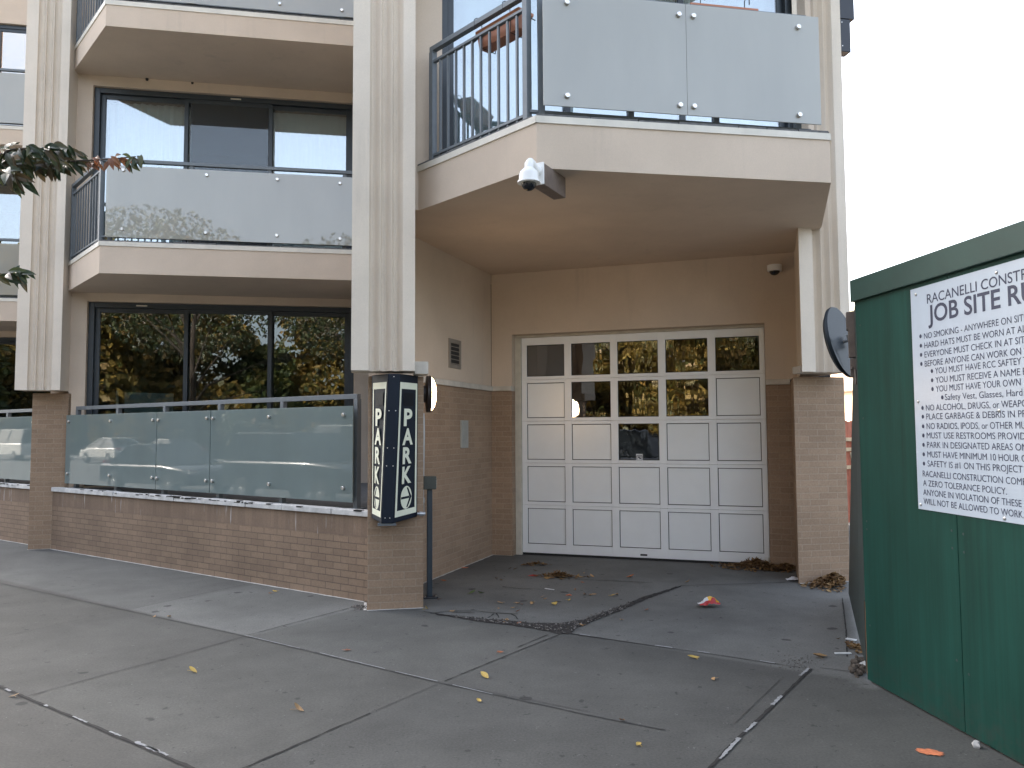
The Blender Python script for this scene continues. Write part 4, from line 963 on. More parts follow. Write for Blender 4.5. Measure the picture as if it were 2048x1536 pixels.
for b0, b1, t0, t1 in ((.10, sb * .36, .10, stp * .55), (sb * .36 + .006, sb, stp * .55 + .004, stp)):
    o.hexa([rq(b0, .05, 0), rq(b1, .05, 0), rq(b1, .05, .018), rq(b0, .05, .018), rq(t0, 2.45, 0), rq(t1, 2.45, 0), rq(t1, 2.45, .018), rq(t0, 2.45, .018)])
o.build("return_panel", M['grey_green'], HB)
o = MB(); o.obox(H0 + rd * .012 + Z * .50, rd * .09, -rn * .018, Z * 2.0); o.build("corner_post", M['grey_green'], HB, bevel=.003)
o = MB()
for i in range(5): o.obox(H0 + rd * (.016 + .017 * i) - rn * .003 + Z * .02, rd * .014, -rn * .012, Z * (.80 + .012 * i))
o.build("split_ply_edge", M['raw_wood'], HB)
for z0, z1, d in ((2.30, 2.42, .03), (2.11, 2.30, .02), (1.98, 2.10, .012)):
    o = MB(); o.obox(H0 + rd * .15 + rn * .0 + Z * z0, rd * .08, rn * (d + .02), Z * (z1 - z0)); o.build("rusty_hinge", M['bronze'], HB)
SGN = thing("rules_sign", "white job site rules sign with dark blue lettering screwed to the green hoarding", "sign", HP(.6, 1.16, .001))
sz0, sz1, sa0, sa1 = 1.160, 2.435, .594, 1.86
o = MB(); o.obox(HP(sa0, sz0, .0085), HD * (sa1 - sa0), -HN * .007, Z * (sz1 - sz0)); o.build("sign_board", M['sign_white'], SGN)
def sign_line(txt, px, py, cap, endpx=None, endtxt=None, bold=0.0, bullet=None, xs=.80):
    q = PL(px, py, HP(0, 0, .0095), HH); a0 = (q - H0).dot(HD); z0 = q.z
    vs, fs = text_mesh(txt, bold); capx = 0.729
    cv, _ = text_mesh("H"); capx = max(v.y for v in cv)
    k = cap / capx; sx = k * xs
    if endpx:
        ev, _ = text_mesh(endtxt, bold); w = max(v.x for v in ev) - min(v.x for v in ev)
        e1 = (PL(endpx, py, HP(0, 0, .0095), HH) - H0).dot(HD); sx = (e1 - a0) / w
    x0 = min(v.x for v in vs)
    mbx = MB(); mbx.add([HP(a0 + (v.x - x0) * sx, z0 + v.y * k, .0098) for v in vs], fs)
    if bullet:
        c = PL(bullet[0], bullet[1], HP(0, 0, .0095), HH); ca = (c - H0).dot(HD); bu = MB(); bu.add([HP(ca + .0105 * cos(i * pi / 8), c.z + .0115 * sin(i * pi / 8), .0098) for i in range(16)], [tuple(range(16))]); bu.build("bullet", M['ink'], SGN)
    mbx.build("sign_text", M['ink'], SGN)
CAP = .0335
sign_line("RACANELLI CONSTRUCTION", 1854.2, 607.5, .052, 1954.8, "RACANELLI", bold=.006)
sign_line("JOB SITE RULES", 1856.5, 645.6, .094, 2002.7, "JOB SITE", bold=.018)
for txt, x, y, ex, et, bx in (
    ("NO SMOKING - ANYWHERE ON SITE", 1848.3, 678.2, 1998.8, "NO SMOKING - ANYWHERE", 1841), ("HARD HATS MUST BE WORN AT ALL TIMES", 1849, 697, 2008.6, "HARD HATS MUST BE WORN", 1841.7),
    ("EVERYONE MUST CHECK IN AT SITE OFFICE", 1849.3, 715.3, 2027, "EVERYONE MUST CHECK IN AT", 1842.2), ("BEFORE ANYONE CAN WORK ON SITE", 1849.7, 733.5, 2017, "BEFORE ANYONE CAN WORK", 1842.8),
    ("YOU MUST HAVE RCC SAFTEY TRAINING", 1870.4, 747.8, 1992, "YOU MUST HAVE RCC", 1863.8), ("YOU MUST RECEIVE A NAME BADGE", 1871.2, 766.1, 2041, "YOU MUST RECEIVE A NAME", 1864.3),
    ("YOU MUST HAVE YOUR OWN", 1871.8, 783.7, 2042, "YOU MUST HAVE YOUR OWN", 1865), ("Safety Vest, Glasses, Hard Hat", 1890, 800.4, 2045.5, "Safety Vest, Glasses, Hard", 1884.6),
    ("NO ALCOHOL, DRUGS, or WEAPONS", 1852.1, 821.5, 1981, "NO ALCOHOL, DRUGS,", 1845), ("PLACE GARBAGE & DEBRIS IN PROPER BINS", 1852.7, 839, 2010.3, "PLACE GARBAGE & DEBRIS", 1845.6),
    ("NO RADIOS, IPODS, or OTHER MUSIC", 1853.5, 858.2, 2026, "NO RADIOS, IPODS, or OTHER", 1846.2), ("MUST USE RESTROOMS PROVIDED", 1853.7, 876.6, 1990.8, "MUST USE RESTROOMS", 1846.7),
    ("PARK IN DESIGNATED AREAS ONLY", 1854.3, 895.3, 2025.5, "PARK IN DESIGNATED AREAS", 1847), ("MUST HAVE MINIMUM 10 HOUR OSHA", 1855, 914.3, 2038, "MUST HAVE MINIMUM 10 HOUR", 1847.5),
    ("SAFETY IS #1 ON THIS PROJECT", 1855.4, 932.8, 2045, "SAFETY IS #1 ON THIS PROJECT", 1848), ("RACANELLI CONSTRUCTION COMPANY HAS", 1845.7, 952.7, 2005.5, "RACANELLI CONSTRUCTION", None),
    ("A ZERO TOLERANCE POLICY.", 1846.4, 971.5, 2013.2, "A ZERO TOLERANCE POLICY.", None), ("ANYONE IN VIOLATION OF THESE RULES", 1846.8, 989.8, 2042.5, "ANYONE IN VIOLATION OF THESE", None),
    ("WILL NOT BE ALLOWED TO WORK.", 1847.6, 1008, 2047.5, "WILL NOT BE ALLOWED TO WORK.", None)):
    sign_line(txt, x, y, CAP, ex, et, 0.0, (bx, y - 5.6) if bx else None)
for x, y in ((1832, 589), (1993, 545), (1836.5, 803), (1998.5, 821), (1841.5, 1009), (2009.5, 1037)):
    q = PL(x, y, HP(0, 0, .009), HH); o = MB(); o.lathe(q, HN, [(0, .010), (.003, .009), (.006, .005), (.0061, 0)], 10); o.build("screw", M['bolt'], SGN, smooth=True)

# ------------------------------------------------------------------ traffic mirror on the hoarding corner
mc = G(1681, 685, 1.62) if False else Vector((0, 0, EYE)) + ray(1682, 685).normalized() * 6.35
mn = Vector((.62, -.76, -.20)).normalized()     # direction of the back's axis towards us
rt = ray(1680, 685).normalized()
# choose the axis so that the disc reads as a slim tilted ellipse
ax_long = (Z * .93 - UF * .30).normalized(); ax_long = (ax_long - rt * ax_long.dot(rt)).normalized()
ax_short = rt.cross(ax_long).normalized()
if ax_short.x < 0: ax_short = -ax_short
nd = (-rt * .31 + ax_short * .95).normalized()
R_ = .276
MR = thing("traffic_mirror", "round convex traffic mirror seen edge-on from its dark back beside the hoarding corner", "mirror", mc - Z * .28)
o = MB(); o.lathe(mc, nd, [(-.055, 0), (-.05, R_ * .45), (-.03, R_ * .85), (-.004, R_ * .985), (.012, R_), (.022, R_ * .985), (.022, R_ * .93), (.004, R_ * .88), (-.002, R_ * .6), (-.002, 0)], 48); o.build("mirror_shell", M['mirror_back'], MR, smooth=True)
o = MB(); o.lathe(mc, nd, [(-.0015, R_ * .50), (.004, R_ * .50), (.006, R_ * .46), (.0061, 0)], 36); o.build("mirror_plate", M['mirror_plate'], MR, smooth=True)
o = MB(); o.tube([mc + nd * .004, mc + nd * .07], .012, 8); o.obox(mc + nd * .05 - ax_long * .05 - rt * .02, nd * .03, ax_long * .09, rt * .05); o.build("bracket", M['bolt'], MR)
he = H0 + rd * .35 + Z * 2.05
he = H0 + rd * .10 + Z * 2.02
o = MB(); o.tube([mc + nd * .07, mc + nd * .09 - Z * .035, he + rn * .03, he + rn * .006, he + rn * .006 - Z * .10], .008, 8); o.build("mirror_arm", M['bronze'], MR)

# ------------------------------------------------------------------ the lot behind the gap
PB = thing("peach_building", "pale peach rendered building seen in the gap beyond the end pilaster", "building", (11.2, 27, 0))
h_ = rad(104); dd_ = Vector((cos(h_), sin(h_), 0)); c0 = Vector((12.6, 21.2, 0)); n_ = Vector((dd_.y, -dd_.x, 0))
o = MB(); o.prism([c0, c0 + dd_ * 11, c0 + dd_ * 11 + n_ * 9, c0 + n_ * 9], -.3, 5.55); o.build("wall", M['peach'], PB)
o = MB(); o.prism([c0 - n_ * .12 - dd_ * .1, c0 + dd_ * 11.1 - n_ * .12, c0 + dd_ * 11.1 + n_ * 9, c0 - dd_ * .1 + n_ * 9], 5.56, 5.9); o.build("parapet_cap", M['cream'], PB)
o = MB(); o.prism([c0 - n_ * .06, c0 + dd_ * 11 - n_ * .06, c0 + dd_ * 11 - n_ * .002, c0 - n_ * .002], 2.9, 3.35); o.build("string_course", M['peach_band'], PB)
FN = thing("board_fence", "red-brown board fence with pale rails in the lot behind the gap", "fence", (6.6, 14.2, 0))
f0, f1 = Vector((5.6, 13.2, 0)), Vector((7.9, 15.2, 0)); fd = (f1 - f0).normalized(); fnn = Vector((fd.y, -fd.x, 0))
o = MB(); 
for i in range(21): o.obox(f0 + fd * (.145 * i) + Z * (.05), fd * .138, -fnn * .02, Z * (1.72 + random.uniform(-.02, .02)))
o.build("boards", M['red_fence'], FN)
for z in (.95, 1.25, 1.42): o = MB(); o.obox(f0 + fnn * .002 + Z * z, fd * 3.05, fnn * .04, Z * .06); o.build("rail", M['lumber'], FN)
for s in (.3, 1.5, 2.7): o = MB(); o.obox(f0 + fd * s + fnn * .044, fd * .09, fnn * .09, Z * 1.5); o.build("post", M['lumber'], FN)
PKN = thing("stacked_plank", "slanted pale plank leaning in the gap beside the hoarding", "plank", (5.4, 11.6, 0))
o = MB(); o.bar((5.2, 11.4, .02), (5.42, 12.25, 1.25), .24, .04); o.build("plank_board", M['lumber'], PKN)
# ------------------------------------------------------------------ leaves and litter on the ground
def leaf_verts(L, wd, curl, fold, n=5):
    vs = []; fs = []
    for i in range(n + 1):
        t = i / n; w = wd * (sin(pi * min(1, t * .96 + .03)) ** .8) * (1 - .25 * t); x = L * (t - .5)
        zc = curl * L * (4 * (t - .5) ** 2)
        vs += [Vector((x, -w / 2, zc + fold * w)), Vector((x, 0, zc)), Vector((x, w / 2, zc + fold * w * random.uniform(.5, 1.2)))]
    for i in range(n):
        for j in (0, 1): a = 3 * i + j; fs.append((a, a + 1, a + 4, a + 3))
    return vs, fs
def put_leaf(mb, p, L, mi=0, tilt=.25, wd=.5, curl=None, up=0.0):
    vs, fs = leaf_verts(L, L * wd, random.uniform(.02, .22) if curl is None else curl, random.uniform(.05, .3))
    R = Matrix.Rotation(random.uniform(0, 6.28), 3, 'Z') @ Matrix.Rotation(random.gauss(0, tilt), 3, 'X') @ Matrix.Rotation(random.gauss(0, tilt), 3, 'Y')
    vs = [R @ q for q in vs]; zm = min(q.z for q in vs)
    mb.add([q - Z * zm + p + Z * up for q in vs], fs, mi)
WORD = dict(tan="tan", yellow="yellowish", brown="dark brown", rust="rust-red", green="green")
def fallen(px, py, L, c, place):
    p = G(px, py); mb = MB(); put_leaf(mb, p + Z * .006, L, 0, .22)
    st = random.uniform(0, 6.28); mb.tube([p + Z * .012, p + Vector((cos(st), sin(st), 0)) * L * .65 + Z * .010], .0012, 4)
    o = mb.build("fallen_leaf", M['leaf_' + c]); tag(o, "%s dry fallen leaf lying %s" % (WORD[c], place), "leaf", "%s fallen leaves %s" % (WORD[c], place))
PL_L = "on the pale slab near the brick parapet"; PL_M = "on the open sidewalk slabs in front"; PL_D = "on the shaded driveway apron"; PL_S = "close to the broken soil strip"; PL_R = "on the slab before the garage door"
for px, py, L, c, pl in ((338, 1235, .075, 'tan', PL_L), (309, 1235, .04, 'tan', PL_L), (550, 1184, .07, 'yellow', PL_L), (541, 1188, .05, 'brown', PL_L), (597, 1422, .075, 'tan', PL_M), (386, 1345, .08, 'yellow', PL_M), (28, 1394, .06, 'tan', "beside the dark joint in the lower left corner"),
    (692, 1302, .07, 'rust', PL_M), (1001, 1306, .055, 'rust', "on the double joint line below the soil strip"), (969, 1355, .085, 'yellow', PL_M), (959, 1404, .05, 'yellow', PL_M), (1387, 1317, .085, 'yellow', PL_M), (1427, 1360, .06, 'tan', PL_M), (1277, 1491, .06, 'yellow', PL_M), (1640, 1315, .12, 'tan', "on the corner slab near the hoarding's foot"),
    (886, 1163, .075, 'rust', PL_D), (993, 1158, .05, 'brown', PL_D), (1003, 1162, .06, 'tan', PL_D), (944, 1188, .08, 'green', PL_D), (962, 1187, .07, 'green', PL_D), (1000, 1207, .07, 'tan', PL_D), (1036, 1208, .07, 'tan', PL_D), (1044, 1210, .05, 'rust', PL_D), (1064, 1209, .06, 'tan', PL_D), (1067, 1206, .04, 'yellow', PL_D),
    (1027, 1217, .05, 'tan', PL_S), (997, 1218, .035, 'tan', PL_S), (1036, 1225, .055, 'rust', PL_S), (1085, 1196, .055, 'tan', PL_D), (1092, 1199, .05, 'tan', PL_D), (1107, 1210, .095, 'yellow', PL_D), (1138, 1202, .055, 'yellow', PL_D), (1170, 1190, .06, 'brown', PL_D), (1181, 1191, .06, 'tan', PL_D), (1189, 1190, .05, 'tan', PL_D), (1226, 1193, .07, 'yellow', PL_D), (1234, 1190, .07, 'tan', PL_D),
    (1150, 1181, .05, 'brown', PL_D), (1171, 1155, .06, 'brown', PL_D), (1184, 1154, .07, 'tan', PL_D), (1166, 1166, .05, 'rust', PL_D), (1168, 1147, .05, 'tan', PL_D), (1110, 1144, .05, 'brown', PL_D), (1070, 1143, .06, 'brown', PL_D), (1032, 1139, .07, 'brown', PL_D), (1019, 1138, .05, 'brown', PL_D), (1261, 1155, .09, 'rust', PL_R), (1375, 1165, .06, 'tan', PL_R), (1293, 1221, .06, 'rust', PL_R), (1243, 1241, .04, 'tan', PL_S), (1012, 1247, .05, 'tan', PL_S),
    (1014, 1242, .07, 'tan', PL_S), (1038, 1248, .05, 'rust', PL_S), (1163, 1252, .06, 'tan', PL_S), (905, 1224, .05, 'tan', PL_S), (853, 1220, .06, 'yellow', "at the foot of the brick pilaster's right corner"), (878, 1200, .045, 'brown', PL_D), (1244, 1444, .055, 'brown', PL_M)):
    fallen(px, py, L, c, pl)
def pile(cx, cy, rx, ry, hgt, n, label, ang=0.0, size=(.035, .075), wall=None):
    c = G(cx, cy); mb = MB(); u_, v_ = Vector((cos(ang), sin(ang), 0)), Vector((-sin(ang), cos(ang), 0))
    for _ in range(n):
        r = min(1.25, abs(random.gauss(0, .5))); a = random.uniform(0, 6.28)
        p = c + u_ * (rx * r * cos(a)) + v_ * (ry * r * sin(a)); h = hgt * max(0, 1 - r) * random.uniform(.3, 1)
        if wall and wall(p): continue
        put_leaf(mb, Vector((p.x, p.y, .004)), random.uniform(*size), 0, .28, .45, None, h)
    tag(mb.build("leaf_pile", M['litter_leaf'], loc=c), label, "leaf pile", kind="stuff")
front_g = lambda p: (p - GA(0, DD - .01)).dot(VG) > 0 and (p - GW).dot(UG) < 3.47 or ((p - GW).dot(VG) > -.01 and (p - GW).dot(UG) >= 3.47) or (p - W(4.476, .331)).dot(UF) > -.01 and (p - W(4.476, .331)).dot(VF) > -.3 and False
pile(1515, 1137, .42, .20, .10, 1500, "heap of dry brown leaves drifted against the garage door's right corner", HG, (.03, .07), front_g)
pile(1572, 1139, .30, .16, .06, 700, "low drift of dry brown leaves between the garage door and end pilaster", HG, (.03, .07), front_g)
hid = lambda p: (p - H0).dot(rn) < .01 or ((p - W(4.476, .331)).dot(VF) > -.01)
pile(1668, 1172, .30, .26, .13, 1700, "heap of dry brown leaves between the end pilaster and the hoarding", 1.0, (.03, .07), hid)
pile(1118, 1155, .26, .10, .05, 240, "scatter of rust-brown leaves in the middle of the driveway apron", -.2)
pile(1070, 1131, .20, .05, .03, 70, "thin line of brown leaves near the garage door's lower left", 0.0)
pile(1715, 1300, .05, .25, .03, 70, "dead leaves caught along the foot of the hoarding return", rd.to_2d().angle_signed(Vector((0, 1))) * 0)

def rock(mb, c, r):
    n, m2 = 9, 6; b = len(mb.v); ph = random.uniform(0, 6)
    for j in range(m2 + 1):
        for i in range(n):
            th, f = pi * j / m2, 2 * pi * i / n; d = Vector((sin(th) * cos(f), sin(th) * sin(f), cos(th) * .75))
            mb.v.append(Vector(c) + d * r * (1 + .22 * sin(3 * d.x + ph) + .18 * sin(5 * d.y + 2 * ph) + random.uniform(-.07, .07)))
    for j in range(m2):
        for i in range(n): mb.f.append([b + j * n + i, b + (j + 1) * n + i, b + (j + 1) * n + (i + 1) % n, b + j * n + (i + 1) % n]); mb.mi.append(0)
def crumple(mb, c, L, wd, h, seed, mi_f):
    random.seed(seed); nx, ny = 9, 7; g = []
    for j in range(ny + 1):
        for i in range(nx + 1):
            x, y = i / nx - .5, j / ny - .5
            z = h * (.25 + .75 * math.exp(-((x - .12) ** 2) * 9) * (1 - 1.6 * abs(y))) * random.uniform(.72, 1.1)
            g.append(Vector(c) + Vector((L * x + random.uniform(-.01, .01), wd * y * (1.1 - .5 * abs(x)) + random.uniform(-.008, .008), max(0.004, z))))
    for j in range(ny):
        for i in range(nx):
            a = j * (nx + 1) + i; mb.add([g[a], g[a + 1], g[a + nx + 2], g[a + nx + 1]], [(0, 1, 2), (0, 2, 3)], mi_f(i / nx, j / ny))
mb = MB(); c = G(1417, 1214)
crumple(mb, c, .185, .12, .125, 3, lambda x, y: 0 if y < .2 else (2 if x < .42 else 1))
tag(mb.build("crumpled_bag", [M['red_bag'], M['yellow_bag'], M['white_bag']]), "crumpled red, yellow and white snack bag on the driveway", "litter")
mb = MB(); crumple(mb, G(1585, 1161), .13, .10, .05, 9, lambda x, y: 0)
tag(mb.build("crumpled_paper", M['paper']), "crumpled white paper beside the end pilaster's foot", "litter")
mb = MB(); crumple(mb, G(1545, 1134) + Z * .10, .20, .05, .02, 5, lambda x, y: 0)
tag(mb.build("paper_scrap", M['white_bag']), "pale paper strip lying on the leaf heap by the garage door", "litter")
mb = MB(); crumple(mb, G(1512, 1120) + Z * .14, .12, .07, .03, 15, lambda x, y: 0)
tag(mb.build("cardboard_scrap", M['lumber']), "torn cardboard scrap on top of the leaf heap", "litter")
mb = MB(); crumple(mb, G(1066, 1152), .10, .05, .02, 11, lambda x, y: 0); tag(mb.build("red_wrapper", M['red_bag']), "small bright red wrapper beside the leaf scatter on the apron", "litter")
mb = MB(); crumple(mb, G(1137, 1191), .05, .03, .015, 12, lambda x, y: 0); tag(mb.build("orange_wrapper", M['paint_orange']), "tiny orange wrapper among leaves on the apron", "litter")
mb = MB(); mb.bar(G(1090, 1178) + Z * .006, G(1108, 1180.5) + Z * .006, .014, .004); tag(mb.build("paper_strip", M['paper']), "thin white paper strip at the end of an apron crack", "litter")
for (a, b, w, l) in (((1670, 1309), (1702, 1309), .022, "long pale splinter of wood lying across the slab edge by the hoarding"), ((1693, 1279), (1712, 1283), .030, "short pale splinter of wood against the hoarding return, nearer the pilaster"), ((1700, 1290), (1716, 1292), .018, "small white scrap just below the short splinter by the hoarding")):
    mb = MB(); mb.bar(G(*a) + Z * .008, G(*b) + Z * .010, w, .008); tag(mb.build("wood_splinter", M['white_bag']), l, "splinter")
random.seed(21)
mb = MB(); rock(mb, G(1952, 1495) + Z * .014, .024); tag(mb.build("stone", M['pebble']), "pale broken stone at the foot of the green hoarding", "stone")
mb = MB()
for _ in range(60): rock(mb, G(random.gauss(1716, 8), random.gauss(1341, 8)) + Z * random.uniform(0, .05), random.uniform(.010, .026))
tag(mb.build("rubble_heap", M['rubble'], loc=G(1718, 1345)), "small heap of muddy rubble wedged at the hoarding corner", "rubble", kind="stuff")
mb = MB(); rock(mb, G(1729, 1345) + Z * .045, .034); tag(mb.build("concrete_chunk", M['pebble']), "white chunk of concrete at the split hoarding corner", "stone")
mb = MB(); c = G(1861, 1506); n = 26
ring = [c + (US * cos(i * 2 * pi / n) * .068 + NS * sin(i * 2 * pi / n) * .042) * random.uniform(.72, 1.15) + Z * .005 for i in range(n)]
mb.add(ring, [tuple(range(n))]); tag(mb.build("paint_mark", M['paint_orange']), "orange spray-paint mark on the sidewalk near the hoarding", "paint mark")
mb = MB(); c = G(930, 1136); ring = [c + Vector((cos(i * .5) * .05, sin(i * .5) * .03, .006)) * 1.0 + Vector((random.uniform(-.012, .012), random.uniform(-.008, .008), 0)) for i in range(12)]
mb.add(ring, [tuple(range(12))]); tag(mb.build("paint_mark", M['paint_orange']), "small orange-red paint dab at the foot of the recess side wall", "paint mark")

# ------------------------------------------------------------------ street tree reaching in from the left
random.seed(5)
TR = thing("street_tree", "street tree at the left edge whose leafy branch tips hang into view", "tree", (-5.0, 3.3, 0))
def at(px, py, dist): return Vector((0, 0, EYE)) + ray(px, py) * dist
o = MB(); base = Vector((-5.0, 3.3, 0))
o.tube([base - Z * .05, base + Vector((.02, .03, .5)), base + Vector((-.03, .05, 1.4)), base + Vector((.04, .02, 2.4)), base + Vector((0, .1, 3.6)), base + Vector((.1, .1, 5.0))], [.16, .13, .115, .10, .075, .03], 12)
tw = [[at(-150, 360, 4.8), at(-40, 335, 4.9), at(30, 325, 5.0), at(90, 322, 5.05), at(150, 322, 5.1), at(215, 319, 5.15), at(272, 313, 5.2)],
      [at(-40, 335, 4.9), at(20, 300, 4.85), at(75, 296, 4.85), at(110, 305, 4.9)], [at(30, 325, 5.0), at(65, 310, 5.05), at(120, 298, 5.1), at(150, 300, 5.1)],
      [at(-150, 560, 4.8), at(-40, 552, 4.9), at(20, 548, 4.95), at(52, 543, 5.0)], [at(-40, 335, 4.9), at(0, 345, 4.8), at(35, 350, 4.8)]]
o.tube([base + Vector((.02, .1, 2.2)), Vector((-4.6, 4.0, 2.75)), tw[0][0]], [.05, .03, .014], 8)
o.tube([base + Vector((0, .05, 2.0)), Vector((-4.6, 4.1, 2.3)), tw[3][0]], [.04, .025, .010], 8)
for t in tw: o.tube(t, [.010 * (1 - .8 * i / (len(t) - 1)) + .0015 for i in range(len(t))], 6)
for k in range(7):
    a = k * .9; e_ = base + Vector((cos(a) * 1.2 - .3, sin(a) * 1.0 - .5, 4.0 + .25 * k)); o.tube([base + Vector((0, .05, 2.6 + .25 * k)), e_], [.035, .008], 6)
o.build("trunk", M['bark'], TR, smooth=True)
lf = MB()
def hang_leaf(mb, p, L, d, mi=0):
    """pointed leaf from p along d, folded and arched"""
    d = d.normalized(); s = d.cross(Vector((random.uniform(-.4, .4), -1, random.uniform(-.2, .5)))).normalized(); n = s.cross(d); prof = (0, .55, .95, 1.0, .8, .45, 0); b = len(mb.v); w = L * random.uniform(.15, .21)
    ar = random.uniform(.05, .25)
    for i, q in enumerate(prof):
        t = i / 6; c = p + d * (L * t) - Z * (ar * L * t * t) + n * (.06 * L * sin(t * 3))
        mb.v += [c - s * w * q + n * w * q * .35, c, c + s * w * q + n * w * q * .35]
    for i in range(6):
        for j in (0, 1): a = b + 3 * i + j; mb.f.append([a, a + 1, a + 4, a + 3]); mb.mi.append(mi)
def leaves_on(t, i0, n, mi, L=(.075, .125)):
    for k in range(n):
        f = i0 + (1 - i0) * k / max(1, n - 1) if n > 1 else 1; x = f * (len(t) - 1); i = min(int(x), len(t) - 2); p = t[i].lerp(t[i + 1], x - i); ax = (t[i + 1] - t[i]).normalized()
        d = Vector((random.gauss(.2, .5), random.gauss(0, .5), random.uniform(-1.0, .15))) + ax * .3
        hang_leaf(lf, p + Vector((random.gauss(0, .01), random.gauss(0, .03), random.gauss(0, .012))), random.uniform(*L), d, mi)
leaves_on(tw[0][:5], .18, 72, 0, (.09, .14)); leaves_on(tw[1], .2, 40, 0, (.09, .14)); leaves_on(tw[2], .2, 34, 0, (.08, .13)); leaves_on(tw[4], .2, 26, 0, (.11, .16)); leaves_on([at(150, 325, 5.1), at(60, 330, 5.0)], 0, 24, 0, (.09, .13)); leaves_on(tw[3], .35, 26, 0)
leaves_on([at(168, 321, 5.12), at(196, 320, 5.14)], 0, 8, 1, (.06, .085)); leaves_on([at(218, 319, 5.15), at(246, 316, 5.18)], 0, 9, 1, (.07, .10)); leaves_on([at(243, 317, 5.18), at(276, 311, 5.2)], 0, 12, 0, (.07, .10))
for _ in range(3600):  # out-of-view crown, enlarged to shade the pavement below
    v = Vector((random.gauss(0, 1), random.gauss(0, 1), random.gauss(0, 1))).normalized() * random.uniform(.4, 1) ** .5
    c = base + Vector((-.1, -1.6, 5.1)) + Vector((v.x * 2.3, v.y * 2.4, v.z * 1.6)); hang_leaf(lf, c, random.uniform(.09, .15), Vector((random.uniform(-1, 1), random.uniform(-1, 1), random.uniform(-1, 0))))
M['rust_leaf'] = leafmat("rust_leaves", [(.20, .07, .03), (.14, .06, .025), (.24, .11, .05)], .35)
lf.build("crown", [M['tree_leaf'], M['rust_leaf']], TR)

KT = thing("shading_kerb_tree", "street tree added on the near kerb to shade the pavement, mirrored in the garage panes", "tree", ST(.6, -.55, 0))  # unseen tree put in to keep overhead light off the foreground pavement
o = MB(); kb = ST(.6, -.55, 0); o.tube([kb - Z * .05, kb + Vector((.03, 0, 1.5)), kb + Vector((-.04, .05, 3.2)), kb + Vector((.05, 0, 5.5))], [.17, .13, .10, .04], 12)
for k in range(9):
    a = k * .7; o.tube([kb + Vector((0, 0, 2.9 + .2 * k)), kb + Vector((cos(a) * 2.2, sin(a) * 2.0, 4.4 + .22 * k))], [.05, .01], 6)
o.build("trunk", M['bark'], KT, smooth=True)
lf = MB()
for _ in range(5200):
    v = Vector((random.gauss(0, 1), random.gauss(0, 1), random.gauss(0, 1))).normalized() * random.uniform(.25, 1) ** .5
    c = kb + Vector((0, .2, 5.4)) + Vector((v.x * 3.0, v.y * 2.7, v.z * 1.7)); hang_leaf(lf, c, random.uniform(.10, .17), Vector((random.uniform(-1, 1), random.uniform(-1, 1), random.uniform(-1, 0))))
lf.build("crown", [M['tree_leaf'], M['rust_leaf']], KT)

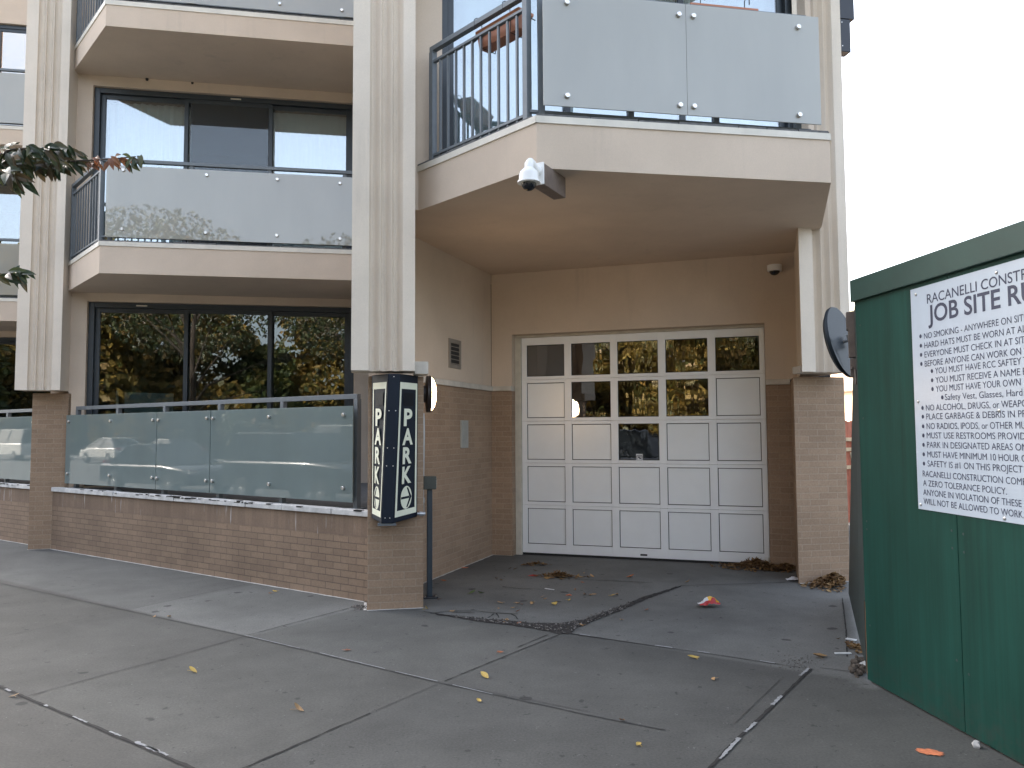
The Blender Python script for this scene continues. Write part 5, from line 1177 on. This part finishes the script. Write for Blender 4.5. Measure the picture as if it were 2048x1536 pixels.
# ------------------------------------------------------------------ across the road (seen mirrored in the glass): cars and autumn trees
def car(kind, s, n, flip, paint, label, group=None):
    L, Wd, H, belt, hood = dict(hatch=(4.1, 1.75, 1.50, .92, .95), sedan=(4.6, 1.78, 1.43, .88, .90), suv=(4.7, 1.88, 1.75, 1.08, 1.08), van=(5.2, 1.95, 2.05, 1.15, 1.15))[kind]
    org = ST(s, n, -.15); f = -1 if flip else 1; t = thing("parked_car", label, "car", org, group); w = Wd / 2
    P = lambda x, y, z: org + US * (x * f) + NS * y + Z * z
    if kind == 'van': low = [(-.5, .35), (-.5, .98), (-.495, 1.15), (.28, 1.15), (.47, .95), (.5, .7), (.5, .35)]; top = [(-.49, 1.16), (-.47, H), (.18, H), (.30, 1.16)]
    elif kind == 'suv': low = [(-.5, .38), (-.495, .95), (-.48, 1.08), (.20, 1.08), (.44, 1.0), (.5, .80), (.5, .38)]; top = [(-.48, 1.09), (-.42, H), (.04, H - .02), (.22, 1.09)]
    elif kind == 'hatch': low = [(-.5, .32), (-.5, .80), (-.47, .95), (.22, .92), (.44, .80), (.5, .62), (.5, .32)]; top = [(-.46, .96), (-.30, H - .05), (-.05, H), (.30, .93)]
    else: low = [(-.5, .32), (-.5, .75), (-.47, .88), (.22, .88), (.45, .78), (.5, .60), (.5, .32)]; top = [(-.36, .89), (-.20, H - .02), (.03, H), (.25, .89)]
    o = MB(); m_ = len(low)
    vs = [P(x * L, -w, z) for x, z in low] + [P(x * L, w, z) for x, z in low]
    o.add(vs, [tuple(range(m_)), tuple(reversed(range(m_, 2 * m_)))] + [(i, m_ + i, m_ + (i + 1) % m_, (i + 1) % m_) for i in range(m_)]); o.build("body", paint, t, bevel=.07, smooth=True)
    o = MB(); it = .78
    a = [P(x * L, -w * .96 if i in (0, 3) else -w * it, z) for i, (x, z) in enumerate(top)]; b = [P(x * L, w * .96 if i in (0, 3) else w * it, z) for i, (x, z) in enumerate(top)]
    o.hexa([a[0], a[3], b[3], b[0], a[1], a[2], b[2], b[1]]); g = o.build("window_glass", M['car_glass'], t)
    o = MB(); dz = Z * .03
    o.hexa([a[1] - dz * .3, a[2] - dz * .3, b[2] - dz * .3, b[1] - dz * .3, a[1] + dz, a[2] + dz, b[2] + dz, b[1] + dz]); o.build("roof", paint, t, bevel=.02)
    o = MB()
    for q in (a, b):
        sg = NS * (.012 if q is b else -.012)
        for i, j in ((0, 1), (3, 2)): o.bar(q[i] + sg * .3, q[j] + sg * .3, .07, .05)
        m0, m1 = q[0].lerp(q[3], .52), q[1].lerp(q[2], .52); o.bar(m0 + sg * .3, m1 + sg * .3, .07, .05)
    o.build("pillars", paint, t)
    for x in (-.31 * L, .31 * L):
        for y in (-w + .09, w - .09):
            sg = NS * (1 if y > 0 else -1); c = P(x, y, .33); o = MB(); o.lathe(c - sg * .10, sg, [(0, .20), (.02, .33), (.19, .33), (.205, .27), (.2, .22)], 24); wh = o.build("wheel", M['tyre'], t, smooth=True)
            o = MB(); o.lathe(c + sg * .085, sg, [(0, .22), (.015, .21), (.02, .06), (.03, .05), (.031, 0)], 20); o.build("rim", M['rim'], wh)
    for y in (-w * .72, w * .72):
        o = MB(); q = P(L * .478, y, .70); o.obox(q - NS * .16 - Z * .07, US * (f * .07), NS * .32, Z * .14); o.build("headlight", M['lamp_clear'], t)
        o = MB(); q = P(-L * .485, y, .86); o.obox(q - NS * .12 - Z * .10, US * (-f * .06), NS * .24, Z * .20); o.build("tail_light", M['lamp_red'], t)
car('hatch', -46.5, -13.9, True, M['car_white'], "white hatchback parked across the road, mirrored in the terrace glass")
car('sedan', -40.3, -13.9, True, M['car_silver'], "pale silver sedan parked behind the white hatchback across the road")
car('van', -58.5, -13.8, True, M['car_white'], "white passenger van parked across the road, mirrored at the far left")
car('suv', -3.0, -2.35, False, M['car_dark'], "dark sport utility car mirrored in the garage door pane")
car('suv', -15.4, -2.35, False, M['car_dark'], "dark sport utility car mirrored at the right of the terrace glass")
car('sedan', -21.6, -2.35, False, M['car_dark'], "dark sedan mirrored in the middle of the terrace glass")
car('van', -26.5, -13.9, True, M['car_white'], "white van parked across the road opposite the dark sedan")

def tree_mesh(seed, H, R, nleaf):
    random.seed(seed); tr = MB(); tr.tube([Vector((0, 0, -.3)), Vector((.1, .05, H * .2)), Vector((-.05, .1, H * .45)), Vector((.1, 0, H * .8))], [.24, .19, .14, .03], 9)
    cl = []
    for k in range(46):
        a = random.uniform(0, 6.28); h = random.uniform(.10, 1.0); r = R * (1.05 - abs(h - .45) * 1.1) * random.uniform(.25, 1)
        c = Vector((cos(a) * r, sin(a) * r, H * h)); cl.append((c, random.uniform(.5, 1.05) * R * .42))
        if k % 3 == 0: tr.tube([Vector((0, 0, H * max(.2, h - .25))), c], [.07, .015], 5)
    lv = MB()
    for _ in range(nleaf):
        c, r = random.choice(cl); v = Vector((random.gauss(0, 1), random.gauss(0, 1), random.gauss(0, .8))).normalized() * r * random.uniform(.3, 1.0) ** .6
        p = c + v; n = Vector((random.gauss(0, 1), random.gauss(0, 1), random.gauss(.4, 1))).normalized(); t1 = n.orthogonal().normalized(); t2 = n.cross(t1); s = random.uniform(.12, .30)
        lv.quad(p - t1 * s - t2 * s * .5, p + t1 * s * .2 - t2 * s * .7, p + t1 * s + t2 * s * .5, p - t1 * s * .2 + t2 * s * .7)
    return tr, lv
protos = []
for i, (H, R, mat) in enumerate(((11.5, 4.2, 'autumn'), (9.0, 3.6, 'autumn_dark'), (12.5, 4.4, 'autumn'))):
    tr, lv = tree_mesh(40 + i, H, R, 8000); tr.v = [p for p in tr.v]; a = tr.build("trunk", M['bark'], None, smooth=True, loc=(0, 0, 0)); b = lv.build("crown", M[mat], None, loc=(0, 0, 0)); protos.append((a, b))
random.seed(77); used = set()
names = ("golden autumn tree in the row across the road", "darker green tree in the row across the road", "tall golden autumn tree in the row across the road")
for j in range(30):
    s = -84 + (j % 18) * 6.1 + random.uniform(-1.2, 1.2) + (3 if j >= 18 else 0) + (20 if j >= 18 else 0); n = -20.5 - random.uniform(0, 3.0) - (6.5 if j >= 18 else 0); k = (j * 2 + (j // 3)) % 3
    e = bpy.data.objects.new("roadside_tree", None); COL.objects.link(e); e.location = ST(s, n, -.25); e.rotation_euler = (0, 0, random.uniform(0, 6.28)); sc_ = random.uniform(.82, 1.15); e.scale = (sc_, sc_, sc_ * random.uniform(.9, 1.1))
    tag(e, names[k], "tree", names[k] + " group".replace(" group", "s"))
    for src in protos[k]:
        if k not in used or src.parent is None: d = src if src.parent is None else src.copy()
        else: d = src.copy()
        if d is not src: COL.objects.link(d)
        d.parent = e
    used.add(k)
random.seed(31); mb = MB()
for _ in range(26000):
    s, n = random.uniform(-110, 40), -29 - random.random() ** 2 * 9; h = random.random() ** .8 * (4.6 + 1.6 * sin(s * .31) + sin(s * .83 + 2))
    p = ST(s, n, h - .3); q = Vector((random.gauss(0, 1), random.gauss(0, 1), random.gauss(.3, 1))).normalized(); t1 = q.orthogonal().normalized(); t2 = q.cross(t1); w = random.uniform(.2, .42)
    mb.quad(p - t1 * w, p - t2 * w * .7, p + t1 * w, p + t2 * w * .7)
tag(mb.build("park_thicket", M['autumn_dark'], loc=ST(-30, -33)), "dense dark thicket behind the tree row across the road", "thicket", kind="stuff")
for o in SC.objects:
    if o.type == 'MESH' and o.parent is None and not o.get("label") and not o.get("kind"): print("UNLABELLED", o.name)
